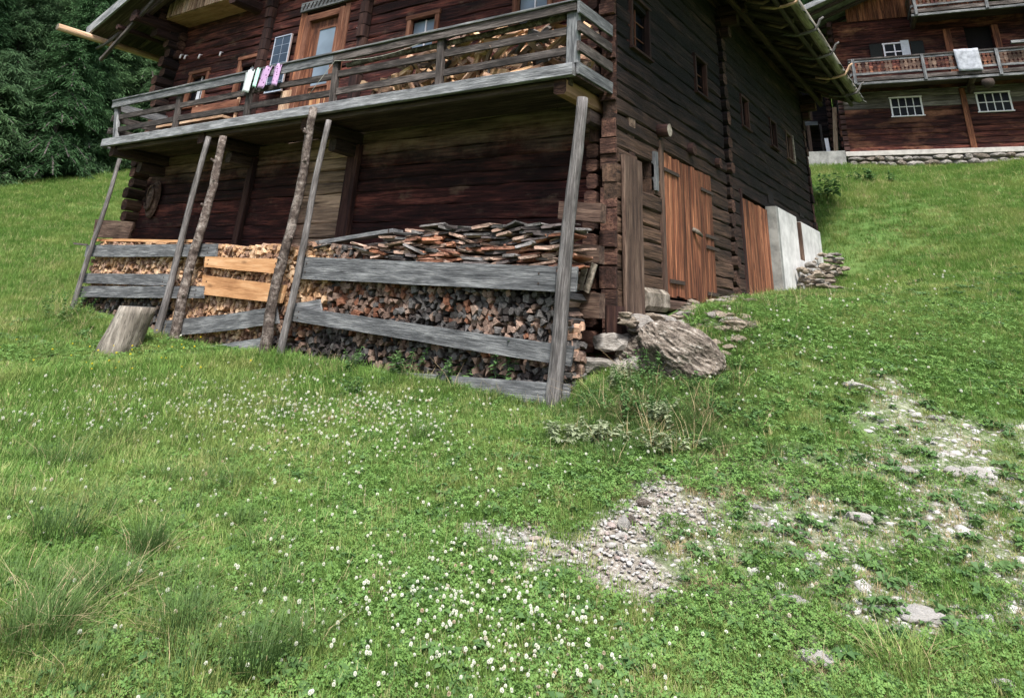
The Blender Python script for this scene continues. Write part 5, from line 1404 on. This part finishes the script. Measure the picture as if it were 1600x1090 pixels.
# rosettes of broad leaves, seed stalks, short dry grass
def rosette(seed):
    rn = random.Random(seed); q = []
    for i in range(9):
        a = i * .7 + rn.uniform(-.2, .2); ln = rn.uniform(.03, .06); w_ = ln * rn.uniform(.16, .28); u = Vector((math.cos(a), math.sin(a), 0)); p_ = Vector((-u.y, u.x, 0)); h_ = rn.uniform(.012, .03); tn = rn.uniform(.3, 1)
        q.append(([tuple(u * .004), tuple(u * ln * .5 + p_ * w_ + Vector((0, 0, h_))), tuple(u * ln + Vector((0, 0, h_ * .6))), tuple(u * ln * .5 - p_ * w_ + Vector((0, 0, h_)))], tn * .7, tn))
    return tone_mesh('rosette', q, M['weed'])
x, y, d = wedge(6500, 1.6, 16, 1.3); k = free(x, y) & (m_path(x, y) < .4); x, y, d = x[k], y[k], d[k]; s = (.7 + .8 * NR.random(len(x))) * (1 + np.maximum(0, d - 4) / 14)
so = src('broad_leaf_rosette', rosette(3), 900, 1010, 'small rosette of broad leaves in the near meadow')
scatter('broad_leaf_rosettes', so, np.c_[x, y, height(x, y) + .01], np.c_[NR.normal(0, .15, (len(x), 2)), NR.uniform(0, 6.28, len(x))], np.c_[s, s, s], 'small broad leaved rosettes among the grass')
def stalk(seed):
    rn = random.Random(seed); q = []
    for i in range(3):
        blade(q, rn.uniform(-.05, .05), rn.uniform(-.05, .05), rn.uniform(.07, .16), .0020, rn.uniform(.1, .6), rn.uniform(0, 6.28), 1.0, .6, 3)
    return tone_mesh('stalk', q, M['straw'])
x, y, d = wedge(3800, 1.6, 25, 1.2); k = free(x, y) & (m_path(x, y) < .3) & (NR.random(len(x)) < np.where(x < -3, 1.0, .35)); x, y, d = x[k], y[k], d[k]; s = (.6 + .6 * NR.random(len(x))) * (1 + np.maximum(0, d - 4) / 14)
so = src('seed_stalks', stalk(4), 500, 960, 'thin pale seed stalks in the near meadow')
scatter('pale_seed_stalks', so, np.c_[x, y, height(x, y)], np.c_[NR.normal(0, .15, (len(x), 2)), NR.uniform(0, 6.28, len(x))], np.c_[s, s, s], 'thin pale seed stalks standing in the grass')
x, y, d = wedge(42000, 1.6, 22, 1.3); pb = np.clip(m_bare(x, y), 0, 1); ptr = m_trail(x, y); pn_ = pn(x, y, .7, 5)
k = free(x, y) & (m_path(x, y) < .5) & (NR.random(len(x)) < np.maximum(np.maximum(pb * .45, ptr * .8), np.where(x > -3.2, .10, .03) * (1 + pn_))); x, y, d = x[k], y[k], d[k]; s = (.6 + .6 * NR.random(len(x))) * (1 + np.maximum(0, d - 4) / 13)
so = src('short_dry_tuft', tuft('short_dry_tuft', 26, .06, .015, .05, .0035, M['straw'], 61, (.4, 1.4)), 1130, 925, 'short dry yellowish grass beside the trail')
scatter('short_dry_grass', so, np.c_[x, y, height(x, y)], np.c_[NR.normal(0, .12, (len(x), 2)), NR.uniform(0, 6.28, len(x))], np.c_[s, s, s], 'short dry yellowish grass on the trodden ground')
# long tussocks
def tussock(px_, py_, n_, h0, h1, rad, mat, label, seed, straw=0, group='rush tussocks in the left foreground', lean=(.25, 1.25), w=.0045, cat='grass tussock'):
    g = ground(px_, py_); t = thing('grass_tussock', label, cat, tuple(g), group)
    tag(add('blades', tuft('blades', n_, rad, h0, h1, w, mat, seed, lean), Matrix.Translation(g), t), kind='stuff')
    if straw: tag(add('dry_blades', tuft('dry_blades', straw, rad * 1.2, h0 * .6, h1 * 1.0, w * .9, M['straw'], seed + 1, (.9, 1.6)), Matrix.Translation(g), t), kind='stuff')
tussock(225, 880, 300, .12, .26, .08, M['grass_dark'], 'dark rush tussock with straw-coloured dead blades at its foot', 101, 60, lean=(.1, .7))
tussock(375, 830, 150, .08, .17, .06, M['grass_dark'], 'small upright dark tussock right of the straw-footed one', 102)
tussock(90, 850, 260, .14, .30, .13, M['grass_dark'], 'broad green tussock near the left edge', 103, 20)
tussock(60, 1000, 300, .12, .30, .12, M['grass_dark'], 'tussock with dry straw in the lower left corner', 104, 90)
tussock(390, 1060, 220, .12, .30, .08, M['grass_dark'], 'thin-bladed green tussock at the bottom edge left of centre', 105)
tussock(100, 740, 230, .15, .34, .15, M['grass_dark'], 'tall green tussock at left above the broad one', 106, 20)
tussock(170, 935, 160, .10, .24, .10, M['grass_dark'], 'straggly tussock beside pale straw patch', 107, 70)
tussock(440, 660, 110, .12, .26, .1, M['grass_dark'], 'green tussock behind the clover flowers', 108)
tussock(660, 690, 130, .12, .24, .1, M['grass_dark'], 'green tussock in mid meadow below the stack', 109)
tussock(1420, 1060, 120, .1, .22, .1, M['grass'], 'pale green tuft at the lower right by the trail', 110, 40)
extra = [(R.randrange(0, 470), R.randrange(640, 1085)) for _ in range(26)]
for k, (a, b) in enumerate(extra + [(30, 800), (20, 680), (160, 790), (10, 930), (120, 1075), (290, 760), (250, 1000), (480, 1010), (300, 1085), (1540, 560), (940, 640), (30, 600), (80, 560)]):
    tussock(a, b, 120, .08, .20, .12, M['grass_dark'], 'loose green grass tussock in the left meadow' if a < 900 else ('lone green grass tussock on the right slope' if a > 1200 else 'lone green grass tussock in front of the weed heap'), 120 + k, 12, 'loose grass tussocks in the left meadow' if a < 900 else None)
# rough fringe along stack foot, house foot and boulders
fr = []
for (a, b, n_, jx, jy) in [(120, 500, 40, 18, 12), (300, 545, 40, 60, 8), (480, 578, 60, 60, 8), (640, 598, 90, 90, 10), (800, 625, 80, 60, 10), (960, 620, 60, 45, 28), (1060, 640, 60, 60, 30), (1150, 540, 50, 20, 30), (1190, 478, 60, 40, 8), (1010, 620, 120, 60, 25), (1080, 670, 120, 70, 30), (930, 670, 60, 40, 25), (1270, 462, 60, 30, 8), (1000, 690, 60, 60, 22), (1290, 300, 60, 22, 18), (1400, 265, 100, 90, 5), (1540, 262, 60, 60, 5), (80, 490, 60, 30, 18)]:
    for _ in range(n_):
        g = ground(R.gauss(a, jx), R.gauss(b, jy)); fr.append((g.x, g.y))
fr = np.array(fr); kk = free(fr[:, 0], fr[:, 1]); fr = fr[kk]; zz = height(fr[:, 0], fr[:, 1])
so = src('rough_grass_tuft', tuft('rough_grass_tuft', 36, .09, .05, .15, .0050, M['grass_dark'], 77, (.3, 1.3)), 640, 605, 'longer rough grass at the foot of the stack')
s = NR.uniform(.7, 1.3, len(fr))
scatter('rough_grass', so, np.c_[fr, zz], np.c_[NR.normal(0, .1, (len(fr), 2)), NR.uniform(0, 6.28, len(fr))], np.c_[s, s, s], 'longer rough grass along the stack foot and boulders')
sel = NR.random(len(fr)) < .13
so = src('dry_grass_tuft', tuft('dry_grass_tuft', 14, .08, .10, .30, .0045, M['straw'], 78, (.3, 1.3)), 1000, 600, 'dry straw stems beside the boulder')
scatter('dry_grass', so, np.c_[fr[sel], zz[sel]], np.c_[NR.normal(0, .2, (sel.sum(), 2)), NR.uniform(0, 6.28, sel.sum())], np.c_[s[sel], s[sel], s[sel]], 'dry straw stems along the stack foot')
# leafy weeds (nettles and the like)
def weed(px_, py_, h, nst, mat, label, seed, spread=.16, name='nettle_plant', leafs=.07):
    g = ground(px_, py_); rn = random.Random(seed); t = thing(name, label, 'weed', tuple(g), None); q = []; qs = []
    for s_ in range(nst):
        a = rn.uniform(0, 6.28); r = spread * math.sqrt(rn.random()); bx_, by_ = math.cos(a) * r, math.sin(a) * r; hh = h * rn.uniform(.6, 1); lx, ly = rn.gauss(0, .12), rn.gauss(0, .12)
        for i in range(5):
            t0, t1 = i / 5, (i + 1) / 5
            qs.append(([(bx_ + lx * t0 - .003, by_ + ly * t0, hh * t0), (bx_ + lx * t0 + .003, by_ + ly * t0, hh * t0), (bx_ + lx * t1 + .003, by_ + ly * t1, hh * t1), (bx_ + lx * t1 - .003, by_ + ly * t1, hh * t1)], .3, .5))
        for i in range(9):
            tt = .15 + .85 * i / 8; c = Vector((bx_ + lx * tt, by_ + ly * tt, hh * tt))
            for sd in range(3):
                an = rn.uniform(0, 6.28); ln = leafs * rn.uniform(.6, 1.2) * (1.1 - .5 * tt); u = Vector((math.cos(an), math.sin(an), rn.uniform(-.6, .3))).normalized(); p_ = Vector((-math.sin(an), math.cos(an), rn.uniform(-.3, .3))) * ln * .32
                e = c + u * ln; m_ = c + u * ln * .4 + Vector((0, 0, .006)); tn = rn.uniform(.2, 1)
                q.append(([tuple(c), tuple(m_ - p_), tuple(e), tuple(m_ + p_)], tn, tn))
    tag(add('stems', tone_mesh('stems', qs, mat), Matrix.Translation(g), t), kind='stuff'); tag(add('leaves', tone_mesh('leaves', q, mat), Matrix.Translation(g), t), kind='stuff')
weed(790, 612, .52, 11, M['weed'], 'tall dark green nettles at the foot of the sloping plank', 1, leafs=.11)
weed(700, 600, .34, 8, M['weed'], 'lower nettle clump left of the tall nettles', 2, leafs=.09)
weed(630, 592, .34, 8, M['weed'], 'nettle clump in front of the middle of the stack', 3, leafs=.09)
weed(545, 585, .30, 7, M['weed'], 'leafy weed between the thick pole and the nettles', 4)
weed(95, 500, .5, 12, M['weed'], 'bushy dark weeds at the foot of the far left pole', 5, .3)
weed(570, 620, .22, 7, M['weed'], 'small dark weed in the grass below the stack', 6)
weed(960, 612, .30, 10, M['weed_pale'], 'pale green feathery weed right of the stout pole', 7, .2)
weed(1010, 655, .22, 12, M['weed'], 'dark low weeds below the large boulder', 8, .25)
weed(950, 690, .14, 14, M['weed_pale'], 'withered greyish weed heap in front of the boulders', 9, .28, leafs=.09)
weed(1040, 665, .2, 10, M['weed_pale'], 'pale withered weeds right of the weed heap', 10, .22)
weed(1030, 598, .30, 12, M['weed'], 'dark green weeds half hiding the foot of the large boulder', 27, .2, leafs=.055)
weed(930, 640, .16, 12, M['weed'], 'low dark weeds right behind the stout pole', 21, .22, leafs=.06)
weed(1000, 615, .24, 12, M['weed'], 'weeds growing up against the crumbling rock', 22, .22, leafs=.06)
weed(1090, 610, .18, 12, M['weed'], 'weeds under the tip of the large boulder', 23, .25, leafs=.06)
weed(1060, 700, .13, 16, M['weed_pale'], 'pale low scrub right below the withered weed heap', 24, .3, leafs=.06)
weed(1130, 650, .12, 14, M['weed'], 'flat dark weeds on the slope right of the scrub', 25, .3, leafs=.06)
weed(905, 690, .12, 14, M['weed_pale'], 'pale leaf litter left of the withered weed heap', 26, .25, leafs=.07)
weed(1285, 310, .6, 14, M['weed'], 'dark bushy weeds at the far corner of the farmhouse', 11, .7, leafs=.2)
weed(1360, 285, .4, 14, M['weed'], 'dark weeds below the stone plinth', 12, .7, leafs=.18)

# ------------------------------------------------------------------ forest
def conifer(seed, H, rad, mat, nbr=230, droop=.35, dens=1.0):
    rn = random.Random(seed); q = []; tb = []
    # trunk
    for k in range(8):
        a0, a1 = 2 * math.pi * k / 8, 2 * math.pi * (k + 1) / 8
        for i in range(5):
            z0, z1 = H * i / 5, H * (i + 1) / 5; r0, r1 =   .011 * H * (1 - i / 5) + .02, .011 * H * (1 - (i + 1) / 5) + .02
            tb.append([(math.cos(a0) * r0, math.sin(a0) * r0, z0 - .3), (math.cos(a1) * r0, math.sin(a1) * r0, z0 - .3), (math.cos(a1) * r1, math.sin(a1) * r1, z1 - .3), (math.cos(a0) * r1, math.sin(a0) * r1, z1 - .3)])
    for b in range(nbr):
        t = rn.random() ** .85; z = H * (.04 + .95 * t); L_ = rad * (1 - t) ** .75 * rn.uniform(.55, 1.15) + .25
        az = rn.uniform(0, 6.28); u = Vector((math.cos(az), math.sin(az), 0)); s_ = Vector((-u.y, u.x, 0))
        up0 = rn.uniform(-.1, .35)
        def bp2(l): return u * l * L_ + Vector((0, 0, z + L_ * (up0 * l - droop * l * l)))
        w = .012 * L_ + .01
        for i in range(3):
            a_, c_ = bp2(i / 3), bp2((i + 1) / 3); tb.append([tuple(a_ - s_ * w), tuple(a_ + s_ * w), tuple(c_ + s_ * w * .6), tuple(c_ - s_ * w * .6)])
        bt = rn.uniform(.15, .9)
        nsp = int((36 + 95 * L_ / 2.2) * dens)
        for k in range(nsp):
            l = rn.uniform(.12, 1.0); c = bp2(l) + Vector((rn.gauss(0, .13), rn.gauss(0, .13), rn.gauss(0, .09)))
            sd = rn.choice((-1, 1)); d_ = (s_ * sd * rn.uniform(.3, 1) + u * rn.uniform(.2, 1) + Vector((0, 0, rn.uniform(-1.0, .1)))).normalized()
            ln = rn.uniform(.18, .42) * (1.1 - .3 * l); wd = Vector((rn.gauss(0, 1), rn.gauss(0, 1), rn.gauss(0, .6))); wd = (wd - d_ * wd.dot(d_)).normalized() * rn.uniform(.012, .026)
            m_ = c + d_ * ln * .45; e = c + d_ * ln + Vector((0, 0, -.08 * ln)); tn = min(1, max(0, bt * .45 + l * .45 + rn.gauss(0, .16)))
            q.append(([tuple(c), tuple(m_ - wd), tuple(e), tuple(m_ + wd)], tn, tn))
    v = []; f = []
    for p_ in tb: k = len(v); v += p_; f.append((k, k + 1, k + 2, k + 3))
    return mesh('trunk', v, f, M['trunk']), tone_mesh('crown', q, mat)
TREES = [conifer(1, 15, 3.0, M['needle'], 420, .38), conifer(2, 13, 2.7, M['needle'], 380, .3), conifer(3, 17, 3.2, M['needle'], 460, .42), conifer(4, 12, 2.6, M['needle_dark'], 380, .45), conifer(5, 6, 2.3, M['needle'], 200, .3)]
def tree(x, y, k, s, rz, label, group):
    g = Vector((x, y, hgt(x, y))); Mt = Matrix.Translation(g) @ Matrix.Rotation(rz, 4, 'Z') @ Matrix.Scale(s, 4)
    t = bpy.data.objects.new('conifer_tree', None); link(t, Mt); tag(t, label, 'tree', group)
    add('trunk', TREES[k][0], Mt, t); add('crown', TREES[k][1], Mt, t)
edge0 = ground(-60, 296); edge1 = ground(262, 262)
eu = Vector((edge1.x - edge0.x, edge1.y - edge0.y, 0)); el = eu.length; eu.normalize(); en = Vector((-eu.y, eu.x, 0))
if en.dot(Vector((edge0.x, edge0.y, 0))) < 0: en = -en
print('edge', edge0, edge1, el)
nt_ = 0
for rowi, off in enumerate((.6, 3.2, 6.2, 9.5, 13.5, 18)):
    s_ = -16 + R.uniform(0, 2)
    while s_ < el + 16:
        p = Vector((edge0.x, edge0.y, 0)) + eu * s_ + en * (off + R.uniform(-.8, .8))
        kk = R.choice((0, 1, 2, 0, 1, 2, 3)) if rowi else R.choice((4, 1, 3, 0, 4, 2))
        tree(p.x, p.y, kk, R.uniform(.85, 1.2), R.uniform(0, 6), ['green conifer at the forest edge on the left slope', 'tall green conifer in the second row of the forest edge'][rowi > 0] if rowi < 2 else 'green conifer deeper in the forest behind the left meadow', ['front row of the forest edge', 'second row of the forest edge', 'conifers deeper in the forest'][min(rowi, 2)]); nt_ += 1
        s_ += R.uniform(2.0, 3.0) if rowi < 3 else R.uniform(2.8, 3.8)
for k in range(16):
    x = -16 + k * 2.6 + R.uniform(-.7, .7); y = 50 + R.uniform(-2, 6)
    tree(x, y, R.choice((0, 1, 2, 3)), R.uniform(.9, 1.3), R.uniform(0, 6), 'distant green conifer on the hillside behind the upper house', 'conifers behind the upper house')
print('trees', nt_)
